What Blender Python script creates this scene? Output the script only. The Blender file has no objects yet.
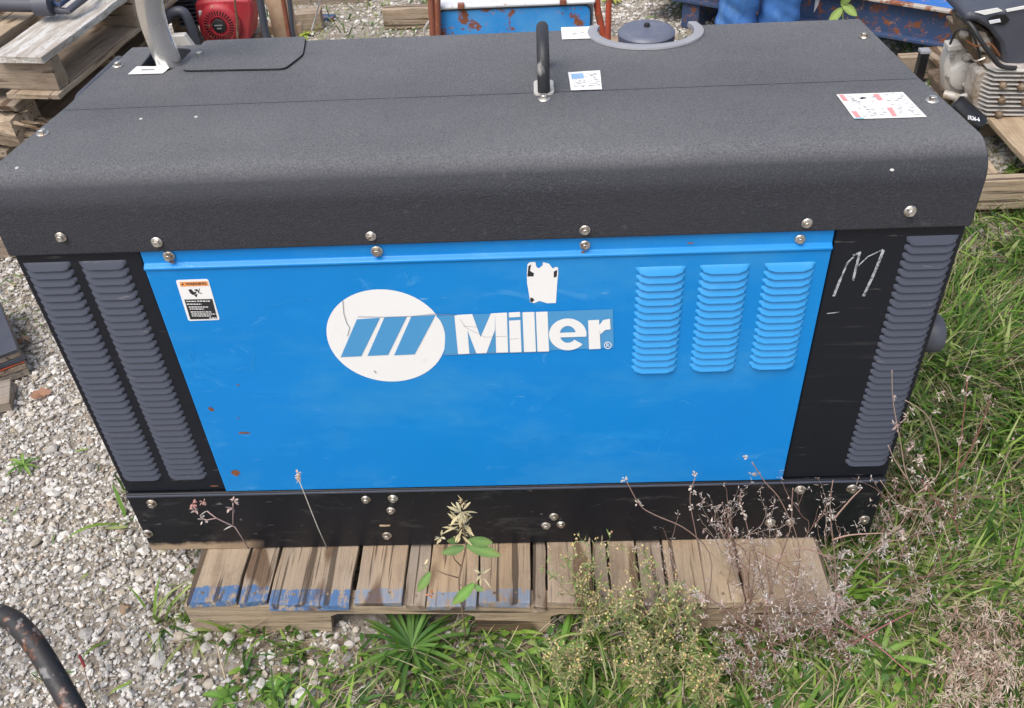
import bpy, bmesh, math, random
import numpy as np
from mathutils import Vector, Matrix, Quaternion
random.seed(7); rng = np.random.default_rng(7)
R = math.radians
scene = bpy.context.scene
col = scene.collection
GZ = -0.115                                   # level of the yard

# ------------------------------------------------------------------ camera
CAM = np.array([0.0943, -1.1839, 1.5004]); FPX = 928.7
def euler_mat(p, r, y):
    cy, sy = np.cos(y), np.sin(y); cp, sp = np.cos(p), np.sin(p); cr, sr = np.cos(r), np.sin(r)
    return (np.array([[cy, -sy, 0], [sy, cy, 0], [0, 0, 1]]) @ np.array([[1, 0, 0], [0, cp, -sp], [0, sp, cp]])
            @ np.array([[cr, -sr, 0], [sr, cr, 0], [0, 0, 1]]))
RC = euler_mat(0.8648, -0.0582, 0.0486)
def ray(px, py): return RC @ np.array([(px - 512) / FPX, -(py - 354) / FPX, -1.0])
def H(px, py, ax, val):
    d = ray(px, py); t = (val - CAM[ax]) / d[ax]
    return Vector(CAM + t * d)
def F(px, py, y=0.0): return H(px, py, 1, y)  # on a plane facing the front
def G(px, py, z=GZ): return H(px, py, 2, z)   # on a level plane
def to_px(P):
    c = RC.T @ (np.asarray(P).T - CAM[:, None])
    return 512 + FPX * c[0] / -c[2], 354 - FPX * c[1] / -c[2], -c[2]
cd = bpy.data.cameras.new('camera'); cam = bpy.data.objects.new('camera', cd); col.objects.link(cam)
m4 = Matrix([list(RC[i]) + [CAM[i]] for i in range(3)] + [[0, 0, 0, 1]]); cam.matrix_world = m4
cd.sensor_width = 36; cd.lens = FPX / 1024 * 36; cd.clip_start = .02; cd.clip_end = 500
scene.camera = cam

# ------------------------------------------------------------------ light
SUN_EL, SUN_AZ = R(60), R(215)                # azimuth: from +Y clockwise
w = bpy.data.worlds.new('World'); scene.world = w; w.use_nodes = True
nt = w.node_tree; bg = nt.nodes['Background']; sk = nt.nodes.new('ShaderNodeTexSky')
sk.sky_type = 'NISHITA'; sk.sun_disc = False; sk.sun_elevation = SUN_EL; sk.sun_rotation = SUN_AZ
sk.dust_density = 4; sk.air_density = 1.0; sk.ozone_density = .6
hs = nt.nodes.new('ShaderNodeHueSaturation'); hs.inputs['Saturation'].default_value = .75
nt.links.new(sk.outputs[0], hs.inputs['Color']); nt.links.new(hs.outputs[0], bg.inputs[0]); bg.inputs[1].default_value = .15
sd = bpy.data.lights.new('sun', 'SUN'); sd.energy = 1.6; sd.angle = R(36); sd.color = (1, .965, .91)
so = bpy.data.objects.new('sun', sd); col.objects.link(so)
sdir = Vector((math.sin(SUN_AZ) * math.cos(SUN_EL), math.cos(SUN_AZ) * math.cos(SUN_EL), math.sin(SUN_EL)))
so.rotation_euler = sdir.to_track_quat('Z', 'Y').to_euler()
scene.view_settings.view_transform = 'Standard'; scene.view_settings.look = 'None'
scene.view_settings.exposure = 0.5; scene.view_settings.gamma = 1

# ------------------------------------------------------------------ materials
def srgb(r, g, b):
    f = lambda c: (c / 255 / 12.92) if c / 255 <= .04045 else ((c / 255 + .055) / 1.055) ** 2.4
    return (f(r), f(g), f(b), 1)
def c4(c): return tuple(c) + (1,) if len(c) == 3 else tuple(c)
class Mat:
    def __init__(s, name, base, rough=.6, metal=0.0, spec=.5, coat=0):
        s.m = bpy.data.materials.new(name); s.m.use_nodes = True; s.t = s.m.node_tree
        s.b = s.t.nodes['Principled BSDF']; s.b.inputs['Roughness'].default_value = rough
        s.b.inputs['Metallic'].default_value = metal; s.b.inputs['Specular IOR Level'].default_value = spec
        s.b.inputs['Coat Weight'].default_value = coat
        s.tc = s.t.nodes.new('ShaderNodeTexCoord'); s.col = None; s.base = c4(base)
        s.b.inputs['Base Color'].default_value = s.base; s.h = None; s.vec = s.tc.outputs['Object']
    def rand_offset(s):
        oi = s.t.nodes.new('ShaderNodeObjectInfo'); va = s.t.nodes.new('ShaderNodeVectorMath'); va.operation = 'MULTIPLY_ADD'
        s.t.links.new(oi.outputs['Random'], va.inputs[0]); va.inputs[1].default_value = (31, 17, 23)
        s.t.links.new(s.vec, va.inputs[2]); s.vec = va.outputs[0]; return s
    def noise(s, scale, stretch=(1, 1, 1), detail=4, rough=.55, loc=(0, 0, 0), dist=0):
        mp = s.t.nodes.new('ShaderNodeMapping'); mp.inputs['Scale'].default_value = stretch; mp.inputs['Location'].default_value = loc
        n = s.t.nodes.new('ShaderNodeTexNoise'); n.inputs['Scale'].default_value = scale
        n.inputs['Detail'].default_value = detail; n.inputs['Roughness'].default_value = rough; n.inputs['Distortion'].default_value = dist
        s.t.links.new(s.vec, mp.inputs[0]); s.t.links.new(mp.outputs[0], n.inputs['Vector']); return n.outputs['Fac']
    def voro(s, scale, feature='F1', out='Distance', stretch=(1, 1, 1)):
        mp = s.t.nodes.new('ShaderNodeMapping'); mp.inputs['Scale'].default_value = stretch
        n = s.t.nodes.new('ShaderNodeTexVoronoi'); n.inputs['Scale'].default_value = scale; n.feature = feature
        s.t.links.new(s.vec, mp.inputs[0]); s.t.links.new(mp.outputs[0], n.inputs['Vector']); return n.outputs[out]
    def ramp(s, fac, a, b):
        r = s.t.nodes.new('ShaderNodeMapRange'); r.inputs['From Min'].default_value = a; r.inputs['From Max'].default_value = b
        s.t.links.new(fac, r.inputs['Value']); return r.outputs[0]
    def math(s, op, a, b):
        r = s.t.nodes.new('ShaderNodeMath'); r.operation = op
        for i, v in enumerate((a, b)):
            if isinstance(v, (int, float)): r.inputs[i].default_value = v
            else: s.t.links.new(v, r.inputs[i])
        return r.outputs[0]
    def axis(s, i):
        sp = s.t.nodes.new('ShaderNodeSeparateXYZ'); s.t.links.new(s.tc.outputs['Object'], sp.inputs[0]); return sp.outputs[i]
    def mix(s, fac, c, amount=1.0):
        mx = s.t.nodes.new('ShaderNodeMix'); mx.data_type = 'RGBA'
        if amount != 1.0: fac = s.math('MULTIPLY', fac, amount)
        s.t.links.new(fac, mx.inputs['Factor'])
        if s.col is None: mx.inputs['A'].default_value = s.base
        else: s.t.links.new(s.col, mx.inputs['A'])
        if isinstance(c, tuple): mx.inputs['B'].default_value = c4(c)
        else: s.t.links.new(c, mx.inputs['B'])
        s.col = mx.outputs['Result']; s.t.links.new(s.col, s.b.inputs['Base Color']); return s
    def blend(s, scale, a, b, c, amount=1.0, **k): return s.mix(s.ramp(s.noise(scale, **k), a, b), c, amount)
    def attr(s, name='Col'):
        a = s.t.nodes.new('ShaderNodeAttribute'); a.attribute_name = name; s.col = a.outputs['Color']
        s.t.links.new(s.col, s.b.inputs['Base Color']); return s
    def roughvar(s, fac, a, b):
        r = s.t.nodes.new('ShaderNodeMapRange'); r.inputs['To Min'].default_value = a; r.inputs['To Max'].default_value = b
        s.t.links.new(fac, r.inputs['Value']); s.t.links.new(r.outputs[0], s.b.inputs['Roughness']); return s
    def bump(s, h, strength=.3, dist=.002):
        b = s.t.nodes.new('ShaderNodeBump'); b.inputs['Strength'].default_value = strength; b.inputs['Distance'].default_value = dist
        s.t.links.new(h, b.inputs['Height'])
        if s.h: s.t.links.new(s.h, b.inputs['Normal'])
        s.h = b.outputs[0]; s.t.links.new(s.h, s.b.inputs['Normal']); return s

M = {}
k = Mat('textured_black_paint', (.028, .030, .038), .58, spec=.34)
k.blend(420, .5, .75, (.09, .095, .11), .5, detail=2).blend(3, .4, .75, (.038, .04, .048), .6).blend(38, .68, .76, (.14, .14, .13), .3)
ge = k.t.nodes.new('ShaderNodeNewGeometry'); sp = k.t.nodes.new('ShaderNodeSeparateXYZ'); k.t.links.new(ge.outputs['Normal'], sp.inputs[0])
top_sheen = k.math('MULTIPLY', k.ramp(sp.outputs[2], .66, 1.0), k.ramp(k.math('ADD', k.math('MULTIPLY', k.noise(4), .35), k.noise(300, detail=2, rough=.6)), .28, 1.0)); k.mix(top_sheen, (.26, .26, .267), .72)  # upward faces paler: sky sheen on the hood top put into the colour
k.bump(k.noise(330, detail=3, rough=.7), .8, .0028).bump(k.noise(70, stretch=(.4, 1, 1)), .15, .002).bump(k.noise(9), .1, .01); M['hood'] = k.m
def black_paint(name, base, wear):
    k = Mat(name, base, .42, spec=.35)
    k.blend(14, .62, .8, (.09, .088, .085), wear, stretch=(.25, 1, 3), rough=.7).blend(60, .68, .74, (.2, .19, .17), wear, stretch=(.3, 1, 2))
    k.roughvar(k.noise(7), .3, .6).bump(k.noise(260, detail=2), .25, .0008); return k.m
M['black'] = black_paint('black_sheet_metal_paint', (.007, .009, .015), .35)
M['louver_black'] = black_paint('lit_black_louver_paint', (.058, .066, .092), .6)  # lighter black: skylight on louvers and rail flange put into the colour
k = Mat('scuffed_black_base_paint', (.008, .009, .013), .38, spec=.35)
k.blend(12, .56, .8, (.11, .105, .1), .5, stretch=(.4, 1, 1.5), rough=.8, dist=1).blend(80, .67, .74, (.25, .23, .21), .6, stretch=(.35, 1, 1.2), dist=1.5)
low = k.math('MULTIPLY', k.ramp(k.math('ADD', k.axis(2), k.math('MULTIPLY', k.noise(30), .03)), .034, .022), k.ramp(k.math('ADD', k.axis(0), k.math('MULTIPLY', k.noise(9), .2)), -.38, -.48)); k.mix(low, (.42, .31, .21), .9)
k.bump(k.noise(200), .2, .001); M['base'] = k.m
k = Mat('scratched_blue_paint', srgb(2, 128, 203), .36, spec=.4)
k.blend(2.2, .35, .7, srgb(0, 122, 204), .6).blend(11, .6, .82, srgb(50, 155, 220), .5, stretch=(.35, 1, 1), rough=.7)
k.blend(15, .60, .80, srgb(110, 180, 225), .38, stretch=(.5, 1, 1.0), rough=.8, dist=1.2).blend(48, .66, .74, srgb(150, 195, 225), .45, stretch=(.3, 1, 1.3), rough=.8, dist=2).blend(70, .72, .78, srgb(150, 200, 230), .6, stretch=(.5, 1, 1), rough=.8)
k.blend(3.5, .50, .75, srgb(70, 150, 198), .5, stretch=(.7, 1, 1.4), detail=6, rough=.7)
k.roughvar(k.noise(5, detail=6), .22, .6).bump(k.noise(2.6, detail=2), .35, .02).bump(k.noise(11, detail=1), .08, .01); M['blue'] = k.m
k = Mat('blue_louver_paint', srgb(40, 140, 204), .4, coat=.1); k.blend(20, .55, .8, srgb(90, 165, 225), .4).blend(90, .7, .76, srgb(150, 120, 110), .5); M['louver_blue'] = k.m
k = Mat('white_vinyl', (.80, .80, .79), .45); k.blend(30, .62, .8, (.60, .60, .58), .35, rough=.7).blend(120, .72, .76, (.25, .3, .36), .6); M['vinyl'] = k.m
k = Mat('faded_blue_vinyl', srgb(72, 146, 198), .5); k.blend(34, .6, .75, srgb(130, 172, 205), .4, stretch=(.5, 1, 1), rough=.75); M['vinyl_blue'] = k.m
k = Mat('bright_zinc', (.60, .58, .54), .38, metal=.85).rand_offset(); k.blend(60, .45, .6, (.32, .26, .2), .8).blend(150, .55, .65, (.16, .10, .07), .8); M['zinc'] = k.m
k = Mat('dull_steel_pipe', (.82, .80, .77), .24, metal=.95)
k.blend(8, .45, .8, (.34, .30, .27), .6).blend(45, .6, .75, (.72, .70, .68), .6, stretch=(1, 1, .3)); k.roughvar(k.noise(14), .12, .40); M['pipe'] = k.m
k = Mat('worn_black_rubber', (.025, .026, .03), .55); k.blend(40, .62, .72, (.5, .48, .46), .7, stretch=(1, .4, .4)); M['eye'] = k.m
k = Mat('black_hose', (.02, .02, .022), .5); M['rubber'] = k.m
k = Mat('grey_plastic', (.28, .285, .31), .45); k.blend(25, .5, .8, (.4, .4, .4), .4); M['greyplastic'] = k.m
k = Mat('blue_grey_cap_plastic', (.105, .115, .16), .42); k.blend(30, .5, .8, (.22, .22, .24), .4); M['cap'] = k.m
k = Mat('dark_void', (.004, .004, .005), .9); M['dark'] = k.m
k = Mat('label_paper', (.78, .78, .76), .5); k.blend(60, .6, .8, (.55, .54, .5), .4); M['paper'] = k.m
for n, c in dict(ink=(.02, .02, .025), orange_ink=(.75, .30, .10), pink_ink=(.72, .28, .28), grey_ink=(.22, .23, .26), cyan_ink=(.25, .5, .6), blue_ink=(.25, .42, .65)).items():
    M[n] = Mat('printed_' + n, c, .55).m
k = Mat('chalk', (.42, .45, .47), .9); k.blend(120, .45, .6, (.03, .03, .04), .9, rough=.8); M['chalk'] = k.m
k = Mat('rust', (.24, .09, .03), .85); k.blend(90, .4, .7, (.12, .05, .03)); k.bump(k.noise(150), .4, .002); M['rust'] = k.m

def wood(name, a, b, dark, paint=None, gray=.5, knots=1):
    k = Mat(name, a, .82, spec=.25).rand_offset()
    k.blend(3.0, .3, .7, b, .9, stretch=(1, 4, 4)).blend(7, .44, .66, dark, .42, stretch=(.5, 7, 7), detail=6, rough=.7).blend(16, .5, .72, dark, .45, rough=.75)
    k.blend(2.2, .45, .75, (.32, .29, .26), gray, stretch=(1, 3, 3)).blend(26, .64, .7, (.04, .028, .02), .6, stretch=(.2, 5, 5), detail=2)
    if paint:
        c, x0 = paint
        edge = k.math('ADD', k.axis(0), k.math('MULTIPLY', k.math('SUBTRACT', k.noise(30), .5), .02))
        f = k.math('MULTIPLY', k.ramp(edge, x0, x0 - .002), k.ramp(k.noise(60, stretch=(.5, 1, 1), rough=.75), .60, .49)); k.mix(f, c, .85)
    k.blend(5.5, .66, .70, (.10, .055, .03), .8, stretch=(.8, 2.2, 2.2), detail=1).blend(14, .60, .64, (.05, .035, .025), .8, stretch=(.12, 4, 4), detail=3)
    k.bump(k.noise(9, stretch=(.5, 9, 9), detail=6, rough=.7), .9, .006).bump(k.noise(60), .3, .002); return k.m
M['wood'] = wood('weathered_pallet_wood', (.42, .33, .24), (.32, .245, .175), (.14, .09, .055))
M['wood2'] = wood('grey_pallet_wood', (.33, .265, .20), (.25, .195, .145), (.12, .085, .06), gray=.9)
M['wood3'] = wood('fresh_pallet_wood', (.45, .35, .24), (.37, .28, .185), (.20, .135, .085), gray=.4)
M['wood_blue'] = wood('blue_painted_pallet_wood', (.42, .335, .245), (.32, .25, .18), (.15, .10, .065), ((.04, .14, .32), .040))
M['wood_faint'] = wood('faint_blue_painted_pallet_wood', (.42, .31, .20), (.34, .24, .15), (.14, .09, .055), ((.20, .25, .33), .034))
k = Mat('flaking_white_board', (.54, .53, .51), .8).rand_offset()
k.blend(7, .42, .56, (.30, .25, .20), .75, stretch=(.6, 5, 5), detail=7, rough=.75).blend(60, .55, .65, (.25, .22, .19), .8, stretch=(.5, 2, 2)).bump(k.noise(12, stretch=(.5, 6, 6), detail=6), .8, .006); M['whitewood'] = k.m

def painted_rust(name, c, c2, amt=.56, s=9):
    k = Mat(name, c, .5); k.blend(4, .35, .7, c2).blend(s, amt, amt + .04, (.22, .075, .035), 1, detail=8, rough=.7).blend(40, .6, .66, (.38, .20, .12), .7, rough=.7)
    k.bump(k.noise(s * 4), .3, .003); return k.m
M['machine_blue'] = painted_rust('chipped_bright_blue_paint', srgb(40, 135, 210), srgb(90, 160, 215), .55, 13)
M['machine_white'] = painted_rust('stained_white_paint', (.66, .68, .70), (.55, .57, .6), .66, 6)
M['beam_top'] = painted_rust('beam_blue_paint', srgb(30, 95, 175), srgb(50, 110, 180), .72, 5)
M['beam_web'] = painted_rust('rusting_dark_blue_paint', srgb(52, 74, 112), srgb(62, 76, 104), .55, 16)
M['edge'] = painted_rust('worn_flange_edge', (.45, .40, .34), (.35, .33, .32), .5, 20)
M['red_paint'] = painted_rust('red_engine_paint', (.40, .018, .035), (.36, .06, .06), .66, 14)
M['red_frame'] = painted_rust('faded_red_frame_paint', (.42, .07, .03), (.30, .06, .035), .55, 16)
M['red_brown'] = painted_rust('rusty_brown_frame_paint', (.22, .07, .045), (.28, .12, .08), .5, 22)
k = Mat('cast_aluminium', (.46, .43, .39), .55, metal=.25); k.blend(14, .45, .65, (.22, .15, .09), .8, rough=.7).blend(60, .5, .7, (.6, .58, .55), .6); k.bump(k.noise(70), .4, .002); M['alu'] = k.m
k = Mat('pale_cast_aluminium', (.58, .56, .53), .5, metal=.2); k.blend(22, .58, .7, (.28, .22, .16), .7, rough=.7); k.bump(k.noise(50), .2, .002); M['alu2'] = k.m
k = Mat('oily_brown_metal', (.16, .11, .07), .6, metal=.2); k.blend(40, .5, .7, (.34, .27, .2), .8); M['oily'] = k.m
k = Mat('dusty_black_plastic', (.05, .055, .075), .5); k.blend(7, .4, .7, (.085, .09, .11), .7); M['shroud'] = k.m
k = Mat('glossy_black_paint', (.012, .012, .014), .22); M['gloss'] = k.m
k = Mat('rusty_black_bar_paint', (.022, .021, .022), .5); k.blend(30, .54, .64, (.20, .07, .025), .9, detail=7, rough=.7).blend(60, .6, .68, (.3, .3, .3), .5); k.bump(k.noise(80), .4, .002); M['bar'] = k.m
k = Mat('blue_denim', (.045, .15, .42), .85, spec=.2); k.blend(9, .48, .62, (.16, .33, .62), .8, stretch=(1, 1, .5)).blend(300, .4, .6, (.06, .12, .26), .5); k.bump(k.noise(7, stretch=(1, 1, .6), detail=3), .7, .03).bump(k.noise(500), .3, .001); M['denim'] = k.m
k = Mat('skin', (.5, .3, .22), .55); M['skin'] = k.m
k = Mat('grey_cotton', (.25, .26, .28), .85); k.bump(k.noise(8), .4, .02); M['shirt'] = k.m
k = Mat('brown_leather', (.09, .05, .03), .5); M['leather'] = k.m
k = Mat('brown_hair', (.04, .025, .015), .7); M['hair'] = k.m
k = Mat('brown_plastic_tank', (.42, .30, .20), .6); k.blend(20, .5, .7, (.25, .16, .1), .6); M['tank'] = k.m
k = Mat('white_plastic', (.68, .69, .74), .5); M['whiteplastic'] = k.m
def attrmat(name, rough=.7, trans=False, bumps=0, spec=.3):
    k = Mat(name, (.5, .5, .5), rough, spec=spec).attr()
    if bumps: k.blend(160, .45, .7, (.26, .24, .21), .35, rough=.7); k.bump(k.noise(bumps), .45, .003)
    if trans:
        k.b.inputs['Subsurface Weight'].default_value = 0
        tr = k.t.nodes.new('ShaderNodeBsdfTranslucent'); mx = k.t.nodes.new('ShaderNodeMixShader'); mx.inputs[0].default_value = .3
        k.t.links.new(k.col, tr.inputs[0]); k.t.links.new(k.b.outputs[0], mx.inputs[1]); k.t.links.new(tr.outputs[0], mx.inputs[2])
        k.t.links.new(mx.outputs[0], k.t.nodes['Material Output'].inputs[0])
    return k.m
M['stones'] = attrmat('crushed_limestone', .85, bumps=240)
M['leaf'] = attrmat('leaf_and_blade', .55, True)
M['dry'] = attrmat('dry_stalk', .85)
k = Mat('yard_dirt', (.31, .265, .215), .95, spec=.15)
k.blend(1.3, .4, .65, (.30, .27, .23), .8, detail=5)
k.mix(k.ramp(k.voro(75), .45, .2), k.voro(75, out='Color'), .0)
k.blend(55, .5, .66, (.50, .48, .44), .75, detail=3).blend(26, .55, .75, (.07, .05, .035), .7)
k.bump(k.noise(60, detail=6, rough=.7), 1, .012).bump(k.noise(7), .5, .04); M['dirt'] = k.m

# ------------------------------------------------------------------ mesh helpers
def tag(o, label=None, cat=None, group=None, kind=None):
    for n, v in (('label', label), ('category', cat), ('group', group), ('kind', kind)):
        if v: o[n] = v
    return o
def thing(name, label, cat, loc=(0, 0, 0), group=None):
    o = bpy.data.objects.new(name, None); col.objects.link(o); o.location = loc; o.empty_display_size = .05
    return tag(o, label, cat, group)
def origin_of(p):
    v = Vector((0, 0, 0))
    while p: v += Vector(p.location); p = p.parent
    return v
class MB:
    """collects shapes in world coordinates, links them as one mesh"""
    def __init__(s): s.v = []; s.f = []; s.c = []; s.cur = (1, 1, 1); s.parts = []; s.gid = None
    def mark(s): s.gid = (s.gid or 0) + 1
    def groups(s): return len({g if g is not None else -i - 1 for i, (_, _, g) in enumerate(s.parts)})
    def add(s, vs, fs):
        s.parts.append((len(s.v), len(s.f), s.gid)); o = len(s.v); s.v += [tuple(p) for p in vs]; s.f += [[i + o for i in f] for f in fs]; s.c += [s.cur] * len(vs); return s
    def box(s, a, b, j=0.0):
        vs = [(x + random.uniform(-j, j), y + random.uniform(-j, j), z + random.uniform(-j, j)) for x in (a[0], b[0]) for y in (a[1], b[1]) for z in (a[2], b[2])]
        return s.add(vs, [(0, 1, 3, 2), (4, 6, 7, 5), (0, 4, 5, 1), (2, 3, 7, 6), (0, 2, 6, 4), (1, 5, 7, 3)])
    def poly(s, pts): return s.add(pts, [list(range(len(pts)))])
    def prism(s, pts, d):
        d = Vector(d); n = len(pts); a = [Vector(p) for p in pts]
        return s.add(a + [p + d for p in a], [list(range(n)), list(range(2 * n - 1, n - 1, -1))] + [(i, i + n, (i + 1) % n + n, (i + 1) % n) for i in range(n)])
    def tube(s, pts, r, n=8, cap=True):
        pts = [Vector(p) for p in pts]; rs = r if isinstance(r, (list, tuple)) else [r] * len(pts)
        vs = []; fs = []; up = None
        for i, p in enumerate(pts):
            t = (pts[min(i + 1, len(pts) - 1)] - pts[max(i - 1, 0)])
            t = t.normalized() if t.length > 1e-9 else Vector((0, 0, 1))
            if up is None: up = t.orthogonal().normalized()
            up = (up - t * up.dot(t)); up = up.normalized() if up.length > 1e-6 else t.orthogonal().normalized()
            b = t.cross(up)
            for q in range(n):
                a = 2 * math.pi * q / n; vs.append(p + (up * math.cos(a) + b * math.sin(a)) * rs[i])
        for i in range(len(pts) - 1):
            for q in range(n): fs.append((i * n + q, i * n + (q + 1) % n, (i + 1) * n + (q + 1) % n, (i + 1) * n + q))
        if cap: fs += [list(range(n - 1, -1, -1)), list(range((len(pts) - 1) * n, len(pts) * n))]
        return s.add(vs, fs)
    def lathe(s, prof, c, axis=(0, 0, 1), n=32):
        q = Vector((0, 0, 1)).rotation_difference(Vector(axis).normalized()); c = Vector(c); vs = []; fs = []
        for r_, z in prof:
            for i in range(n):
                a = 2 * math.pi * i / n; vs.append(c + q @ Vector((r_ * math.cos(a), r_ * math.sin(a), z)))
        for j in range(len(prof) - 1):
            for i in range(n): fs.append((j * n + i, j * n + (i + 1) % n, (j + 1) * n + (i + 1) % n, (j + 1) * n + i))
        fs += [list(range(n - 1, -1, -1)), list(range((len(prof) - 1) * n, len(prof) * n))]
        return s.add(vs, fs)
    def build_each(s, name, mat, parent=None, limit=100, **k):
        # every piece (or marked group of pieces) becomes a part of its own
        if s.groups() > limit: o = s.build(name, mat, parent, **k); o['kind'] = 'stuff'; return [o]
        gs = {}
        for i, (v0, f0, g) in enumerate(s.parts): gs.setdefault(g if g is not None else -i - 1, []).append(i)
        out = []
        for ids in gs.values():
            n = MB()
            for i in ids:
                v0, f0, _ = s.parts[i]; v1, f1 = (s.parts[i + 1][0], s.parts[i + 1][1]) if i + 1 < len(s.parts) else (len(s.v), len(s.f))
                o = len(n.v); n.v += s.v[v0:v1]; n.c += s.c[v0:v1]; n.f += [[q - v0 + o for q in f] for f in s.f[f0:f1]]
            out.append(n.build(name, mat, parent, **k))
        return out
    def build(s, name, mat, parent=None, loc=None, smooth=False, bevel=0, rot=None, label=None, colors=False):
        me = bpy.data.meshes.new(name)
        o0 = origin_of(parent) if loc is None else Vector(loc)
        base = o0
        vs = [tuple(Vector(p) - base) for p in s.v]
        me.from_pydata(vs, [], s.f); me.validate(); 
        bm = bmesh.new(); bm.from_mesh(me); bmesh.ops.recalc_face_normals(bm, faces=bm.faces); bm.to_mesh(me); bm.free()
        if smooth:
            me.shade_smooth() if smooth is True else None
            if smooth is not True: me.shade_smooth(); me.set_sharp_from_angle(angle=R(smooth))
        if colors and len(me.vertices) == len(s.c):
            a = me.color_attributes.new('Col', 'FLOAT_COLOR', 'POINT')
            a.data.foreach_set('color', np.array([tuple(c) + (1,) for c in s.c], dtype=np.float32).ravel())
        me.materials.append(M[mat] if isinstance(mat, str) else mat)
        o = bpy.data.objects.new(name, me); col.objects.link(o)
        if parent: o.parent = parent; o.location = o0 - origin_of(parent)
        else: o.location = o0
        if bevel:
            b = o.modifiers.new('bevel', 'BEVEL'); b.width = bevel; b.segments = 2; b.limit_method = 'ANGLE'; b.angle_limit = R(35)
        if label: o['label'] = label
        return o
def apply_mods(o):
    dg = bpy.context.evaluated_depsgraph_get(); dg.update()
    me = bpy.data.meshes.new_from_object(o.evaluated_get(dg)); o.modifiers.clear(); o.data = me
def put(name, me, parent, loc, rot=(0, 0, 0), mat=None):
    o = bpy.data.objects.new(name, me); col.objects.link(o); o.parent = parent
    o.location = Vector(loc) - origin_of(parent); o.rotation_euler = rot; return o
def text_mesh(txt, quad, d=0, bold=0.0):
    """letters fitted into a quad (tl, tr, br, bl)"""
    cu = bpy.data.curves.new('txt', 'FONT'); cu.body = txt; cu.offset = bold; cu.resolution_u = 3
    o = bpy.data.objects.new('txt', cu); col.objects.link(o)
    dg = bpy.context.evaluated_depsgraph_get(); dg.update(); me = bpy.data.meshes.new_from_object(o.evaluated_get(dg))
    vs = np.array([v.co[:] for v in me.vertices]); fs = [list(p.vertices) for p in me.polygons]
    bpy.data.objects.remove(o)
    lo = vs.min(0); hi = vs.max(0); mb = []
    tl, tr, br, bl = [Vector(q) for q in quad]
    for v in vs:
        u = (v[0] - lo[0]) / max(hi[0] - lo[0], 1e-6); t = (v[1] - lo[1]) / max(hi[1] - lo[1], 1e-6)
        mb.append((bl * (1 - u) + br * u) * (1 - t) + (tl * (1 - u) + tr * u) * t)
    return mb, fs

# ------------------------------------------------------------------ the welding generator
L = 1.45; HX = L / 2
PROF_TOP = [(.045, .8455), (.12, .838), (.2915, .8179), (.6423, .7873)]
def top_z(y):
    p = PROF_TOP
    for a, b in zip(p, p[1:]):
        if y <= b[0]: return a[1] + (b[1] - a[1]) * (y - a[0]) / (b[0] - a[0])
    return p[-1][1]
def T(px, py, up=.0012):                       # a point on the hood's top
    z = .81
    for _ in range(12): p = G(px, py, z); z = top_z(p.y)
    p.z = z + up; return p
gen = thing('welding_generator', 'big blue and black welding generator with white round logo, standing on a pallet', 'welder generator', (0, .32, 0))
# body
b = MB().box((-HX + .004, .006, -.008), (HX - .004, .63, .724)); body = b.build('body', 'black', gen, bevel=.004)
c = MB().lathe([(.092, 0), (.092, .7)], (.304, .605, .30)); c.box((.22, .62, .3), (.39, .75, .9)); 
# hood
HB = F(450, 243.0, -.010).z; print('hood bottom', HB)
prof = [(-.010, HB), (-.010, .798)]
for i in range(1, 10):
    a = math.pi / 2 * i / 10; prof.append((-.010 + .050 * (1 - math.cos(a)), .798 + .0480 * math.sin(a)))
prof += [(.044, .8462)] + [(.08, .842)] + PROF_TOP[1:3] + [(.2925, .8174), (.636, .7875), (.6423, .783), (.6423, HB)]
hb = MB(); hb.prism([(-HX - .002, y, z) for y, z in prof], (L + .004, 0, 0)); hood = hb.build('hood', 'hood', gen)
def cut(o, mbs):
    cs = []
    for mb in mbs:
        c = mb.build('cutter', 'dark'); bmo = o.modifiers.new('bool', 'BOOLEAN'); bmo.operation = 'DIFFERENCE'; bmo.solver = 'EXACT'; bmo.object = c; cs.append(c)
    apply_mods(o)
    for c in cs: bpy.data.objects.remove(c)
c1 = MB().lathe([(.094, 0), (.094, .9)], (.304, .605, .2), n=48); c1b = MB().box((.205, .615, .2), (.403, .8, .95))
def rounded(pts, r=.02, n=5):
    out = []; N = len(pts)
    for i in range(N):
        p, a, b_ = Vector(pts[i]), Vector(pts[i - 1]), Vector(pts[(i + 1) % N]); da = (a - p).normalized() * r; db = (b_ - p).normalized() * r
        for q in range(n + 1):
            t = q / n; out.append((p + da) * (1 - t) ** 2 + p * 2 * t * (1 - t) + (p + db) * t ** 2)
    return out
hole = rounded([(p[0], p[1], .70) for p in (T(137, 71), T(170, 71), T(193, 48), T(156, 47))], .022)
c2 = MB().prism(hole, (0, 0, .3)); c2.v = [(x, y, max(z, .735)) for x, y, z in c2.v]
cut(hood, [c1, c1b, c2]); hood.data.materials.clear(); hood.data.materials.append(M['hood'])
hood.data.shade_smooth(); hood.data.set_sharp_from_angle(angle=R(24))
bv = hood.modifiers.new('bevel', 'BEVEL'); bv.width = .0035; bv.segments = 3; bv.limit_method = 'ANGLE'; bv.angle_limit = R(40)
cut(body, [MB().lathe([(.0938, 0), (.0938, .9)], (.304, .605, .3), n=48), MB().box((.2052, .615, .3), (.4028, .8, .95))])
# inside of the exhaust hole
MB().prism([(x, y, .7365) for x, y, z in hole], (0, 0, .001)).build('hole_floor', 'dark', hood)
# thin dark strip standing in for the shading along the fold
s = MB(); s.box((-HX + .004, .2908, .8174), (HX - .004, .2917, .8183)); s.build('fold_shade_line', 'black', hood)
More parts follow.
